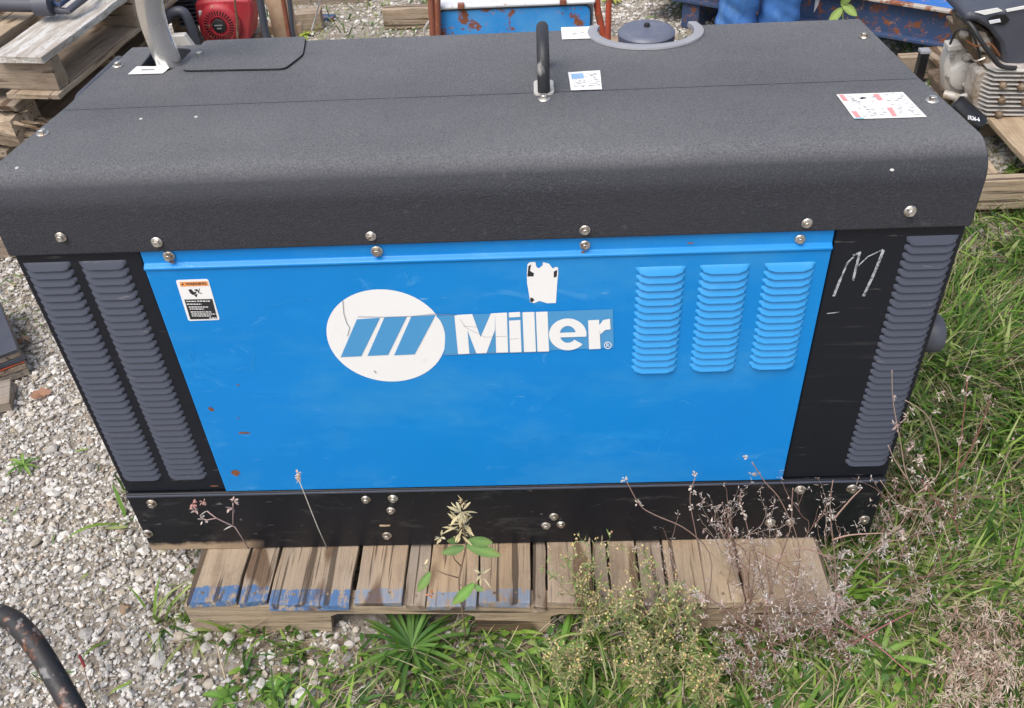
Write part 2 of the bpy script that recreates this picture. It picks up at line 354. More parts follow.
# hatch
hp = [T(183, 72), T(285, 70), T(303, 56), T(306, 38), T(205, 42)]
b = MB(); hr = rounded(hp, .014); b.add([(p.x, p.y, p.z) for p in hr] + [(p.x, p.y, p.z + .0022) for p in hr],
    [list(range(len(hr), 2 * len(hr)))] + [(i, (i + 1) % len(hr), (i + 1) % len(hr) + len(hr), i + len(hr)) for i in range(len(hr))])
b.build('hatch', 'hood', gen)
g = MB(); n = len(hr)
for i in range(n):
    p, q = hr[i], hr[(i + 1) % n]; ctr = sum(hr, Vector()) / n
    op = p + (p - ctr).normalized() * .0016; oq = q + (q - ctr).normalized() * .0016
    g.poly([(p.x, p.y, p.z - .0004), (q.x, q.y, q.z - .0004), (oq.x, oq.y, oq.z - .0004), (op.x, op.y, op.z - .0004)])
g.build('hatch_gap', 'dark', hood)
# bolts
bolt = MB(); bolt.lathe([(.0088, 0), (.0092, .0012), (.0078, .0026)], (0, 0, 0), n=20)
hexp = [(.0060 * math.cos(R(60 * i)), .0060 * math.sin(R(60 * i)), .0026) for i in range(6)]
bolt.prism(hexp, (0, 0, .0042)); bolt.lathe([(.0046, .0068), (.004, .0076), (.002, .0072)], (0, 0, 0), n=12)
bo = bolt.build('bolt', 'zinc', gen, loc=(0, 0, 0)); bolt_me = bo.data; bpy.data.objects.remove(bo)
def bolts(parent, pxs, y, sc=1.0):
    for px, py in pxs:
        o = put('bolt', bolt_me, parent, F(px, py, y), (R(90), random.uniform(0, 1), 0)); o.scale = (sc * random.uniform(.9, 1.1),) * 3
for px, py in [(118, 66), (200, 56), (43, 134), (864, 37), (932, 101)]:
    o = put('bolt', bolt_me, hood, T(px, py, .0), (0, 0, random.uniform(0, 1))); o.scale = (1.1,) * 3
bolts(hood, [(61, 237), (157, 242), (371, 236), (585, 230), (807, 223), (910, 211)], -.0105)
for px, py in [(17, 168), (141, 119), (196, 117), (892, 170)]:
    MB().lathe([(.003, 0), (.0025, .001)], T(px, py, .0), n=10).build('rivet', 'alu2', hood)
# front end panels
lp = MB().box((-HX, -.0005, .166), (-.528, .03, .7235)); lp = lp.build('end_panel', 'black', gen, bevel=.003)
rp = MB().box((.5335, -.0005, .166), (HX, .03, .7235)); rp = rp.build('end_panel', 'black', gen, bevel=.003)
def louver_bank(name, mat, parent, x0, x1, z0, z1, n, y, depth=.0065):
    mb = MB(); pitch = (z1 - z0) / n; W = (x1 - x0); hgt = pitch * .90; cx = (x0 + x1) / 2
    for i in range(n):
        zt = z1 - i * pitch; NV, NU = 7, 15; vs = []; fs = []
        for v in range(NV + 1):
            t = v / NV; rr = min(1.0, (1 - t) / .75); inset = (.011 if depth > .007 else .008) * (1 - math.sqrt(max(0, 1 - (1 - rr) ** 2)))
            hw = W / 2 - inset
            for u in range(NU + 1):
                s_ = -1 + 2 * u / NU; s_ = math.copysign(abs(s_) ** .6, s_)
                d = depth * (t ** .75) * math.sqrt(max(0, 1 - abs(s_) ** 14))
                vs.append((cx + s_ * hw, y - d, zt - t * hgt - .0))
        for v in range(NV):
            for u in range(NU): a = v * (NU + 1) + u; fs.append((a, a + 1, a + NU + 2, a + NU + 1))
        # rolled lip underneath
        o = len(vs)
        for u in range(NU + 1):
            p = vs[NV * (NU + 1) + u]; vs.append((p[0], min(p[1] + .0015, y), p[2] - .0006))
        for u in range(NU + 1):
            p = vs[NV * (NU + 1) + u]; vs.append((p[0], y, p[2] + .0012))
        for u in range(NU):
            a = NV * (NU + 1) + u; fs.append((a, a + 1, o + u + 1, o + u)); fs.append((o + u, o + u + 1, o + NU + 2 + u, o + NU + 1 + u))
        mb.add(vs, fs)
    return mb.build(name, mat, parent, smooth=50)
louver_bank('louver_bank', 'louver_black', lp, -.7165, -.6415, .202, .7035, 34, -.0008)
louver_bank('louver_bank', 'louver_black', lp, -.628, -.5535, .203, .7035, 34, -.0008)
louver_bank('louver_bank', 'louver_black', rp, .641, .718, .199, .7025, 34, -.0008)
# chalk M on the right end panel
ch = MB()
def stroke(mb, pts, wd, y):
    for (a, b_) in zip(pts, pts[1:]):
        A, B = F(*a, y), F(*b_, y); d = (B - A).normalized(); nrm = Vector((-d.z, 0, d.x)) * wd / 2
        mb.poly([A + nrm, A - nrm, B - nrm, B + nrm])
Zm = lambda x, z: (820 + x / 2.725, 220 + z / 2.725)
ch.mark(); stroke(ch, [Zm(37, 208), Zm(56, 160)], 0.0042, -.0012); stroke(ch, [Zm(56, 160), Zm(76, 115), Zm(92, 100)], 0.0030, -.00125); stroke(ch, [Zm(90, 96), Zm(112, 88)], 0.0040, -.0013)
stroke(ch, [Zm(108, 90), Zm(98, 130), Zm(90, 165)], 0.0038, -.00135); stroke(ch, [Zm(104, 125), Zm(130, 100), Zm(172, 80)], 0.0021, -.0014)
stroke(ch, [Zm(173, 82), Zm(150, 140), Zm(118, 208)], 0.0046, -.00145); ch.mark(); stroke(ch, [Zm(18, 255), Zm(52, 251)], .002, -.0015)
ch.build_each('chalk_mark', 'chalk', rp)
# blue side panel
PY = -.0075
pz = MB(); x0, x1 = -.5262, .5305
pp = [(PY, .1685), (PY, .6865), (PY - .0035, .6885), (PY - .0035, .6925), (PY + .004, .697), (PY + .0045, .7240), (.005, .7240), (.005, .1685)]
pz.prism([(x0, y, z) for y, z in pp], (x1 - x0, 0, 0)); panel = pz.build('side_panel', 'blue', gen, bevel=.0018)
for (xa, xb, za, zb) in [(.2365, .3125, .4500, .6655), (.3340, .4105, .4510, .666), (.4325, .5095, .4520, .666)]:
    louver_bank('louver_bank', 'louver_blue', panel, xa, xb, za, zb, 15, PY - .0003, .0075)
bolts(gen, [(169, 256), (377, 251), (585, 245), (800, 239)], -.0045, .95)
# logo
DY = PY - .0006
lg = MB(); lg.poly([(-.1680 + .0975 * math.cos(a) , DY, .5400 + .0980 * math.sin(a)) for a in [2 * math.pi * i / 64 for i in range(64)]])
lg.build('logo_disc', 'vinyl', panel)
Z3 = lambda x, y, d: F(310 + x / 3.2, 270 + y / 3.2, DY - d)
tl = MB(); tl.poly([Z3(x, y, .0003) for x, y in [(402, 146), (969, 125), (972, 248), (428, 272), (432, 230), (432, 195), (420, 165)]])
tl.build('logo_strip', 'vinyl_blue', panel, label='faded lighter blue strip behind the lettering')
st = MB()
for q in [[(150, 158), (224, 153), (164, 276), (98, 279)], [(238, 152), (310, 149), (250, 272), (184, 275)], [(324, 149), (402, 144), (335, 270), (269, 273)]]:
    st.poly([Z3(x, y, .0006) for x, y in q])
st.build_each('logo_stripe', 'vinyl_blue', panel)
lt = MB()
LN = [0]
def LP(pts): LN[0] += 1; lt.poly([Z3(x, y, .0008 + LN[0] * .000012) for x, y in pts])
lt.mark()
for q in [[(462, 144), (500, 142), (510, 268), (474, 270)], [(500, 142), (519, 141), (562, 267), (533, 268), (503, 190)], [(519, 141), (562, 267), (564, 267), (579, 139), (548, 215), (546, 215)],
          [(579, 139), (592, 138), (592, 192), (564, 267), (546, 215)], [(592, 138), (630, 136), (634, 264), (596, 266)]]: LP(q)
lt.mark(); LP([(636, 136), (672, 134), (673, 150), (637, 152)]); LP([(637, 162), (673, 160), (677, 263), (640, 265)])
lt.mark(); LP([(680, 135), (718, 134), (723, 261), (685, 263)]); lt.mark(); LP([(723, 134), (760, 133), (765, 260), (728, 262)])
cx, cy = 825, 206
def band(a0, a1, n, ox, oy, ix, iy):
    for i in range(n):
        a, b_ = R(a0 + (a1 - a0) * i / n), R(a0 + (a1 - a0) * (i + 1) / n)
        LP([(cx + ox * math.cos(a), cy - oy * math.sin(a)), (cx + ox * math.cos(b_), cy - oy * math.sin(b_)), (cx + ix * math.cos(b_), cy - iy * math.sin(b_)), (cx + ix * math.cos(a), cy - iy * math.sin(a))])
lt.mark(); band(-6, 322, 40, 60, 51, 26, 27); LP([(797, 201), (852, 199), (852, 214), (797, 216)]); LP([(850, 199), (885, 199), (884, 213), (850, 214)])
lt.mark(); LP([(890, 161), (925, 159), (930, 252), (893, 254)]); LP([(925, 178), (938, 160), (960, 156), (962, 190), (945, 192), (929, 206)])
lt.mark(); cx, cy = 953, 241; band(0, 360, 16, 12, 12, 9.5, 9.5)
vs, fs = text_mesh('R', [Z3(948, 235, .0008), Z3(958, 235, .0008), Z3(958, 247, .0008), Z3(948, 247, .0008)]); lt.add(vs, fs)
lt.build_each('letter', 'vinyl', panel)
ck = MB()
def line(mb, pts, wd, d, ZF):
    mb.mark(); P = [ZF(x, y, d) for x, y in pts]
    for A, B in zip(P, P[1:]):
        dd = (B - A).normalized(); nn = Vector((-dd.z, 0, dd.x)) * wd / 2; mb.poly([A + nn, A - nn, B - nn, B + nn])
line(ck, [(105, 98), (108, 140), (118, 172), (127, 185), (120, 212)], .0011, .0009, Z3); line(ck, [(152, 150), (240, 151), (330, 148), (400, 141), (470, 145)], .0010, .0009, Z3)
line(ck, [(205, 322), (212, 330)], .002, .0009, Z3); line(ck, [(480, 158), (500, 185), (560, 215), (630, 212)], .0006, .0010, Z3); line(ck, [(490, 180), (540, 183)], .0006, .0011, Z3)
line(ck, [(640, 222), (668, 219)], .0007, .0010, Z3); line(ck, [(430, 272), (560, 266), (765, 261)], .0008, .0010, Z3)
ck.build_each('logo_crack', 'grey_ink', panel)
# torn sticker
ZT = lambda x, y, d=0: F(420 + x / 4.65, 240 + y / 4.65, DY - d)
ts = MB(); 
ts.mark()
for q in [[(500, 112), (512, 103), (536, 102), (541, 124), (552, 132), (552, 200), (498, 200), (497, 150)], [(552, 132), (570, 118), (572, 103), (600, 110), (606, 118), (617, 133), (630, 125), (642, 128), (643, 155), (638, 200), (552, 200)],
          [(498, 200), (638, 200), (632, 293), (590, 294), (555, 283), (530, 294), (512, 288), (505, 240)]]: ts.poly([ZT(x, y) for x, y in q])
st_ = ts.build('torn_sticker', 'vinyl', panel)
tk = MB()
for q in [[(504, 122), (517, 113), (511, 143), (530, 155), (527, 170), (499, 169)], [(622, 147), (638, 139), (636, 170), (622, 176)], [(513, 268), (525, 270), (532, 280), (520, 290), (512, 285)]]: tk.poly([ZT(x, y, .0003) for x, y in q])
tk.build_each('sticker_print', 'ink', st_)
# warning label
ZW = lambda x, y, d=0: F(160 + x / 8.85, 260 + y / 8.85, DY - d)
wl = MB(); wl.prism([tuple(p) for p in rounded([ZW(138, 178), ZW(425, 168), ZW(530, 530), ZW(252, 540)], .004, 4)], (0, .0003, 0)); wlo = wl.build('warning_label', 'vinyl', panel)
q = MB(); q.poly([ZW(215, 350, .0004), ZW(462, 345, .0004), ZW(508, 520, .0004), ZW(268, 526, .0004)]); q.build('label_text_block', 'ink', wlo)
q = MB(); q.poly([ZW(172, 196, .0003), ZW(418, 188, .0003), ZW(431, 228, .0003), ZW(184, 236, .0003)]); q.build('label_header', M['orange_ink'], wlo)
vs, fs = text_mesh('WARNING', [ZW(222, 201, .0006), ZW(405, 196, .0006), ZW(412, 219, .0006), ZW(229, 225, .0006)], bold=.02); MB().add(vs, fs).build('label_title', 'ink', wlo)
q = MB(); q.poly([ZW(*p, .0004) for p in [(188, 222), (200, 203), (212, 221)]]); 
for pg in [[(250, 262), (275, 258), (300, 285), (322, 278), (318, 300), (290, 310), (268, 295)], [(300, 262), (330, 258), (338, 280), (318, 276)], [(352, 252), (345, 285), (374, 297), (370, 300), (335, 290), (345, 255)], [(300, 310), (330, 300), (325, 330), (315, 325)]]: q.poly([ZW(*p, .0004) for p in pg])
q.build_each('label_pictogram', 'ink', wlo)
q = MB()
for (xa, xb, y_) in [(232, 318, 362), (328, 440, 360), (236, 365, 387), (255, 425, 412), (262, 390, 430), (270, 452, 456), (278, 490, 474), (282, 450, 491), (436, 500, 510)]:
    x_ = xa
    while x_ < xb:
        ww = random.uniform(10, 26); q.poly([ZW(x_, y_, .0007), ZW(min(x_ + ww, xb), y_ - .3, .0007), ZW(min(x_ + ww, xb) + 2, y_ + 8, .0007), ZW(x_ + 2, y_ + 8, .0007)]); x_ += ww + 5
q.build('label_small_print', 'vinyl', wlo)
# rust spots and scratches on the panel
def blob(mb, px, py, rx, rz, y):
    c_ = F(px, py, y); mb.poly([(c_.x + rx * math.cos(a) * random.uniform(.6, 1.2), y, c_.z + rz * math.sin(a) * random.uniform(.6, 1.2)) for a in [i * math.pi / 6 for i in range(12)]])
rs = MB()
for a in [(211, 409, .005, .006), (244.5, 433, .012, .003), (235.5, 473, .008, .010), (238, 385, .003, .002), (238, 418, .002, .002), (583, 252, .004, .002), (172, 262, .004, .003), (690, 243, .006, .0015), (215, 486, .01, .002)]: blob(rs, *a, DY)
rs.build_each('rust_spot', 'rust', panel)
sc = MB()
for pts in [[(188, 350), (197, 377), (203, 378)], [(190, 350), (202, 364), (214, 373), (235, 370), (249, 366)], [(247, 395), (265, 397), (281, 395)], [(270, 306), (290, 301), (315, 299)],
            [(252, 372), (254, 352)], [(404, 272), (412, 286)], [(672, 412), (682, 400), (690, 404)], [(656, 455), (668, 430)], [(640, 447), (655, 440)], [(500, 446), (540, 438), (585, 436)], [(455, 300), (470, 312)], [(336, 425), (345, 442)]]:
    sc.mark()
    for A, B in zip(pts, pts[1:]):
        stroke(sc, [A, B], random.uniform(.0007, .0016), DY - .0001 * random.random())
sc.build_each('scratch', Mat('paint_scratch', srgb(50, 150, 212), .5).blend(90, .45, .6, srgb(6, 128, 205), 1, rough=.7).m, panel)
# base rail
bs = MB(); bs.prism([(-HX, y, z) for y, z in [(-.006, -.008), (-.006, .158), (-.003, .1625), (.02, .1625), (.02, -.008)]], (L, 0, 0)); base = bs.build('base_rail', 'base', gen, bevel=.002)
bs = MB(); bs.box((-HX + .002, -.0095, .1575), (HX - .002, -.0062, .1622)); bs.build('rail_flange', 'louver_black', base, bevel=.001)
bolts(base, [(152, 503), (148, 533), (366, 499), (393, 498), (391, 510), (387, 535), (554, 516), (546, 525), (561, 524), (800, 489), (852, 488), (770, 522), (790, 522), (864, 519)], -.0065, 1.08)
MB().box((-.245, -.0072, .0545), (-.225, -.0062, .059), .001).build('tape_scrap', 'tank', base)
# exhaust outlet on the right end
xo = F(925, 345, .035); ex = MB(); c_ = (HX - .002, .075, .448)
ex.lathe([(.03, 0), (.032, .03), (.034, .034), (.034, .05), (.031, .054), (.012, .055)], c_, (1, 0, 0), 28); ex.build('side_outlet', 'shroud', gen, smooth=40)
# exhaust pipe on top
pb = T(164, 68); px0 = pb.x + .004; py0 = pb.y + .02
pts = [(px0, py0, .742), (px0, py0, .80), (px0 - .004, py0, .84), (px0 - .006, py0 - .001, .88), (px0 - .001, py0 - .003, .925), (px0 + .014, py0 - .006, .97), (px0 + .050, py0 - .010, 1.01), (px0 + .10, py0 - .014, 1.015), (px0 + .14, py0 - .018, 1.018)]
def smooth_path(p, n=6):
    p = [Vector(q) for q in p]; out = []
    for i in range(len(p) - 1):
        a, b_, c_, d = p[max(i - 1, 0)], p[i], p[i + 1], p[min(i + 2, len(p) - 1)]
        for j in range(n):
            t = j / n; out.append(.5 * ((2 * b_) + (c_ - a) * t + (2 * a - 5 * b_ + 4 * c_ - d) * t * t + (3 * b_ - a - 3 * c_ + d) * t ** 3))
    return out + [p[-1]]
MB().tube(smooth_path(pts), .0245, 28).build('exhaust_pipe', 'pipe', gen, smooth=50)
MB().tube([(-HX - .016, .36, .775), (-HX - .016, .40, .79), (-HX - .016, .60, .775), (-HX - .014, .63, .75)], .011, 10).build('side_rail', 'shroud', gen, smooth=50)
# lifting eye
ey = thing
e0 = T(544, 94); e = MB(); ytop = e0.y + .085
pts = [(e0.x, e0.y, .80), (e0.x, e0.y, .855), (e0.x, e0.y + .012, .882), (e0.x, e0.y + .04, .895), (e0.x, e0.y + .09, .895), (e0.x, e0.y + .125, .88), (e0.x, e0.y + .135, .85), (e0.x, e0.y + .135, .79)]
eye = e.tube(smooth_path(pts, 5), .0105, 16).build('lifting_eye', 'eye', gen, smooth=60)
pl = MB(); pr = rounded([(e0.x - .018, e0.y - .012), (e0.x + .018, e0.y - .012), (e0.x + .018, e0.y + .16), (e0.x - .018, e0.y + .16)] and [Vector((e0.x - .017, e0.y - .010, 0)), Vector((e0.x + .017, e0.y - .010, 0)), Vector((e0.x + .017, e0.y + .06, 0)), Vector((e0.x - .017, e0.y + .06, 0))], .012)
pl.add([(p.x, p.y, top_z(p.y) + .0005) for p in pr] + [(p.x, p.y, top_z(p.y) + .004) for p in pr], [list(range(len(pr), 2 * len(pr)))] + [(i, (i + 1) % len(pr), (i + 1) % len(pr) + len(pr), i + len(pr)) for i in range(len(pr))])
pl.build('mounting_plate', 'alu2', eye); o = put('bolt', bolt_me, eye, T(544, 100, .001)); o.scale = (1.15,) * 3
# fuel filler: lip, neck and cap
lip = MB(); vs = []; fs = []; N = 36
for i in range(N + 1):
    a = R(158) + R(224) * i / N
    for r_, dz in [(.0935, -.004), (.0935, .005), (.0965, .0065), (.112, .004), (.113, .0004)]:
        x, y = .304 + r_ * math.cos(a), .605 + r_ * math.sin(a); vs.append((x, y, top_z(min(y, .64)) + dz))
for i in range(N):
    for j in range(4): a = i * 5 + j; fs.append((a, a + 1, a + 6, a + 5))
lip.add(vs, fs).build('filler_lip', 'greyplastic', gen, smooth=50)
cc = (.304, .585, 0); cp = MB(); cp.lathe([(.054, .783), (.055, .798), (.051, .803), (.042, .8065), (.038, .8062), (.020, .8085), (.001, .809)], cc, n=40)
for i in range(20):
    a = 2 * math.pi * i / 20; cp.box((cc[0] + .0515 * math.cos(a) - .002, cc[1] + .0515 * math.sin(a) - .002, .785), (cc[0] + .0515 * math.cos(a) + .002, cc[1] + .0515 * math.sin(a) + .002, .799))
cap = cp.build('fuel_cap', 'cap', gen, smooth=35); MB().lathe([(.006, .8085), (.0055, .815), (.003, .816)], cc, n=12).build('cap_vent', 'rubber', cap, smooth=40)
MB().lathe([(.035, .42), (.035, .785)], cc, n=24).build('filler_neck', 'greyplastic', gen, smooth=40)
MB().box((.212, .515, .30), (.396, .63, .43)).build('fuel_tank', 'tank', gen, bevel=.01)
# decals on the hood
def decal(name, pts, parent=None, up=.0014, mat='paper', lab=None):
    mb = MB(); q = [T(x, y, up) for x, y in pts]
    mb.poly(q); o = mb.build(name, mat, parent or hood, label=lab); return o
l1 = decal('label_plate', [(137, 67), (171, 67), (163, 74), (128, 75)])
decal('label_print', [(142, 70), (156, 69.6), (154, 71), (141, 71.4)], l1, .0018, 'grey_ink')
l2 = decal('label_plate', [(568, 73), (600, 71), (602, 90), (571, 91)])
decal('label_print', [(571, 75), (583, 74), (584, 79), (572, 80)], l2, .0018, 'blue_ink')
def squiggles(parent, quad, n, up=.0019, mat='grey_ink', wd=.0012, seed=1):
    rr = random.Random(seed); mb = MB(); tl_, tr_, br_, bl_ = [Vector((x, y, 0)) for x, y in quad]
    for _ in range(n):
        u, t = rr.random(), rr.random(); p = (tl_ * (1 - u) + tr_ * u) * (1 - t) + (bl_ * (1 - u) + br_ * u) * t
        l_ = rr.uniform(1, 5); a = T(p.x, p.y, up); b_ = T(p.x + l_, p.y + rr.uniform(-.8, .8), up); d = (b_ - a).normalized(); nn = Vector((-d.y, d.x, 0)) * wd / 2 * rr.uniform(.5, 1.3)
        mb.poly([a + nn, a - nn, b_ - nn, b_ + nn])
    return mb.build('label_drawing', mat, parent)
squiggles(l2, [(572, 78), (583, 77), (585, 88), (574, 89)], 26); squiggles(l2, [(586, 74), (597, 73), (599, 87), (587, 88)], 34, seed=2)
l3 = decal('label_plate', [(561, 28), (591, 27), (592, 39), (562, 40)]); squiggles(l3, [(571, 32), (580, 32), (581, 36), (572, 36)], 9, seed=3, mat='ink')
Z4 = lambda x, y: (820 + x / 7.31, 60 + y / 7.31)
l4 = decal('label_plate', [Z4(118, 257), Z4(605, 240), Z4(780, 422), Z4(250, 438)], lab='large white label with red stripes')
for q in [[(136, 262), (168, 260), (205, 305), (172, 308)], [(225, 382), (262, 380), (302, 430), (266, 434)], [(385, 256), (425, 254), (462, 300), (422, 302)], [(484, 356), (525, 354), (562, 416), (530, 420)]]:
    decal('label_print', [Z4(*p) for p in q], l4, .0018, 'pink_ink')
decal('label_print', [Z4(243, 430), Z4(316, 427), Z4(322, 436), Z4(252, 438)], l4, .0019, 'cyan_ink')
squiggles(l4, [Z4(190, 265), Z4(380, 258), Z4(500, 420), Z4(320, 430)], 50, wd=.0014, seed=4); squiggles(l4, [Z4(440, 260), Z4(590, 252), Z4(730, 410), Z4(570, 415)], 45, wd=.0012, seed=5)
squiggles(l4, [Z4(270, 280), Z4(310, 278), Z4(315, 290), Z4(280, 295)], 8, wd=.003, seed=6, mat='ink')

# ------------------------------------------------------------------ pallets
def board(parent, name, c, length, width, thick, yaw=0, mat='wood', jag=.006, pitch=0, roll=0, label=None):
    """a board: local X is its length; c = centre of top face"""
    mb = MB(); NX = max(4, int(length / .06)); ring = [(-.5, 0), (.5, 0), (.5, -1), (-.5, -1)]; vs = []; fs = []
    w0 = 0
    for i in range(NX + 1):
        x = -length / 2 + length * i / NX; e1 = random.uniform(-jag, jag) * .5; e2 = random.uniform(-jag, jag) * .5
        endj = random.uniform(-jag, jag) if i in (0, NX) else 0
        for q, (a, b_) in enumerate(ring):
            vs.append((x + endj + (random.uniform(-jag, jag) if i in (0, NX) else 0), a * width + (e1 if a < 0 else e2), b_ * thick + random.uniform(-.0007, .0007)))
    for i in range(NX):
        for q in range(4): fs.append((i * 4 + q, i * 4 + (q + 1) % 4, i * 4 + 4 + (q + 1) % 4, i * 4 + 4 + q))
    fs += [(3, 2, 1, 0), tuple(NX * 4 + q for q in range(4))]
    mb.add(vs, fs); o = mb.build(name, mat, None, loc=(0, 0, 0), bevel=.002)
    if parent: o.parent = parent
    o.location = Vector(c) - (origin_of(parent) if parent else Vector()); o.rotation_euler = (roll, pitch, yaw)
    if label: o['label'] = label
    return o
pal = thing('pallet', 'weathered wooden pallet with blue paint on its front edge, under the generator', 'pallet', (0, .3, GZ), group=None)
# deck boards seen from above: (px left, px right at the front edge, drop, material)
def yfront(x): return -.146 - .012 * (x / .6)
spans = [(178, 229, 0, 'wood_blue'), (232, 262, .002, 'wood_blue'), (264, 346, .001, 'wood_blue'), (351, 400, 0, 'wood_faint'), (402, 424, .008, 'wood2'), (426, 476, 0, 'wood_faint'), (478, 530, .001, 'wood_faint'), (532, 546, .010, 'wood2'),
         (548, 594, 0, 'wood'), (596, 611, .010, 'wood2'), (613, 641, .001, 'wood'), (643, 669, .010, 'wood2'), (671, 745, 0, 'wood3'), (747, 834, .001, 'wood3')]
for a, b_, drop, mt in spans:
    pa, pb_ = F(a, 598, -.146), F(b_, 598, -.146); xw = pb_.x - pa.x; xc = (pa.x + pb_.x) / 2; yf = yfront(xc) + random.uniform(-.002, .002)
    ln = .95 + yf * -1 - .146; o = board(pal, 'deck_board', (xc, yf + ln / 2, -.0095 - drop), ln, xw, .016, R(90) + random.uniform(-.003, .003), mt, .004)
    for f_ in ((.3, .72) if xw > .06 else (.5,)): MB().lathe([(.0032, 0), (.0028, .0012)], (xc - xw / 2 + xw * f_, yf + .022, -.0095 - drop), n=10).build('nail', 'oily', pal)
# paint materials measure local X from the board centre: shift meshes so that x=0 is the front end
for o in pal.children:
    if o.name.startswith('deck_board'):
        x0_ = min(v.co.x for v in o.data.vertices)
        for v in o.data.vertices: v.co.x -= x0_
        o.location = Vector(o.location) + Vector((0, x0_, 0))
def notched(parent, yc, mat, x0, x1, spans_low, z0=-.0262, z1=GZ + .004, th=.038, zn=-.05, rotz=0):
    ys = yc; pts = [(x0, z0)]
    mb = MB(); prev = None
    line_ = [(x0, z1)]
    for i, (a, b_) in enumerate(spans_low):
        if i: line_ += [(a, z1)]
        line_ += [(b_, z1)]
        if i < len(spans_low) - 1: line_ += [(b_ + .006, zn - .008), (b_ + .022, zn), (spans_low[i + 1][0] - .022, zn), (spans_low[i + 1][0] - .006, zn - .008)]
    # build columns as quads strips for clean shading
    xs = sorted(line_, key=lambda p: p[0]); front = []
    vs = []; fs = []
    for x, z in line_: vs += [(x, ys - .012 * (x / .6), z0), (x, ys - .012 * (x / .6), z), (x, ys + th - .012 * (x / .6), z0), (x, ys + th - .012 * (x / .6), z)]
    for i in range(len(line_) - 1):
        a = 4 * i; b_ = a + 4; fs += [(a, a + 1, b_ + 1, b_), (a + 2, b_ + 2, b_ + 3, a + 3), (a, b_, b_ + 2, a + 2), (a + 1, a + 3, b_ + 3, b_ + 1)]
    fs += [(0, 2, 3, 1), (len(vs) - 4, len(vs) - 3, len(vs) - 1, len(vs) - 2)]
    mb.add(vs, fs); return mb.build('stringer', mat, parent, loc=((x0 + x1) / 2, ys, -.05))
xA, xB = F(183, 612, -.14).x, F(834, 612, -.15).x
low = [(xA, F(328, 620, -.14).x), (F(478, 620, -.14).x, F(548, 620, -.14).x), (F(690, 620, -.14).x, xB)]
notched(pal, -.143, 'wood3', xA, xB, low); notched(pal, .30, 'wood2', xA, xB, low); notched(pal, .74, 'wood2', xA, xB, low)
for yy in (.0, .62): board(pal, 'bottom_board', (0, yy, GZ + .005), xB - xA, .09, .012, 0, 'wood2')

# left stack of pallets
Zt = .47
A = G(42, 57, Zt); B = G(128, -8, Zt); dr = (B - A).normalized(); yaw = math.atan2(dr.y, dr.x); side = Vector((-dr.y, dr.x, 0))   # side points left
def stack_pallet(name, label, top, off, white=True, n=4):
    t = thing(name, label, 'pallet', (A.x - .4, A.y + .5, GZ), group='pallets stacked on the left')
    ln = 1.1; ws = [.17, .10, .10, .12, .1, .1]; gap = [.055, .05, .06, .05, .05, .05]; o_ = 0
    mats = ['whitewood', 'wood3', 'wood', 'wood2', 'wood', 'wood2'] if white else ['wood2', 'wood', 'wood2', 'wood', 'wood2', 'wood']
    for i in range(6):
        c_ = A + off + dr * (ln / 2 + (0 if i == 0 else .03)) + side * (o_ + ws[i] / 2); board(t, 'deck_board', (c_.x, c_.y, top), ln, ws[i], .017 if i else .022, yaw, mats[i], .006, label='broad board with flaking white paint' if (white and i == 0) else None)
        board(t, 'bottom_board', (c_.x, c_.y, top - .118), ln, ws[i], .017, yaw, 'wood', .004) if i in (0, 2, 4) else None
        o_ += ws[i] + gap[i]
    for f in (.03, .52, 1.0):
        c_ = A + off + dr * (f + .03) + side * (o_ / 2 + .004); board(t, 'crossbeam', (c_.x, c_.y, top - .023), o_, .06 if f < .1 else .05, .094, yaw + R(90), 'wood2' if f < .1 else 'wood', .006)
    return t
stack_pallet('pallet', 'topmost pallet of the left stack, with a flaking white deck board', Zt, Vector((0, 0, 0)))
t = stack_pallet('pallet', 'second pallet of the left stack, right below the white boarded one', Zt - .16, Vector((-.10, .03, 0)) + side * .06, False)
t = stack_pallet('pallet', 'broken weathered pallet at the bottom of the left stack', Zt - .32, Vector((-.16, .04, 0)) + side * .1, False)
p_ = G(10, 262); lb = board(None, 'plank', (p_.x - .16, p_.y + .06, GZ + .07), .34, .09, .07, R(3), 'wood2'); tag(lb, 'short weathered timber on the gravel at the left edge, below the pallet stack', 'timber')
# broken timber chunk
t = thing('log', 'splintered pale log end poking out below the left pallet stack', 'log', G(20, 140, .12) + Vector((-.1, .25, -.1)))
c_ = G(14, 125, .22); mb = MB(); rr = random.Random(3); pts = []; 
mb.tube([c_ + Vector((-.35, .12, 0)), c_ + Vector((-.18, .06, 0)), c_, c_ + Vector((.05, -.02, 0))], [.07, .075, .066, .05], 11); mb.v = [(x + rr.uniform(-.01, .01), y + rr.uniform(-.01, .01), z + rr.uniform(-.012, .012)) for x, y, z in mb.v]
mb.build('trunk', 'wood', t); mb = MB()
for i in range(14): d = Vector((.06 + rr.random() * .07, rr.uniform(-.05, .02), rr.uniform(-.04, .04))); s0 = c_ + Vector((0, rr.uniform(-.05, .05), rr.uniform(-.05, .05))); mb.tube([s0, s0 + d], [.012, .002], 4)
mb.build_each('splinter', 'wood3', t)
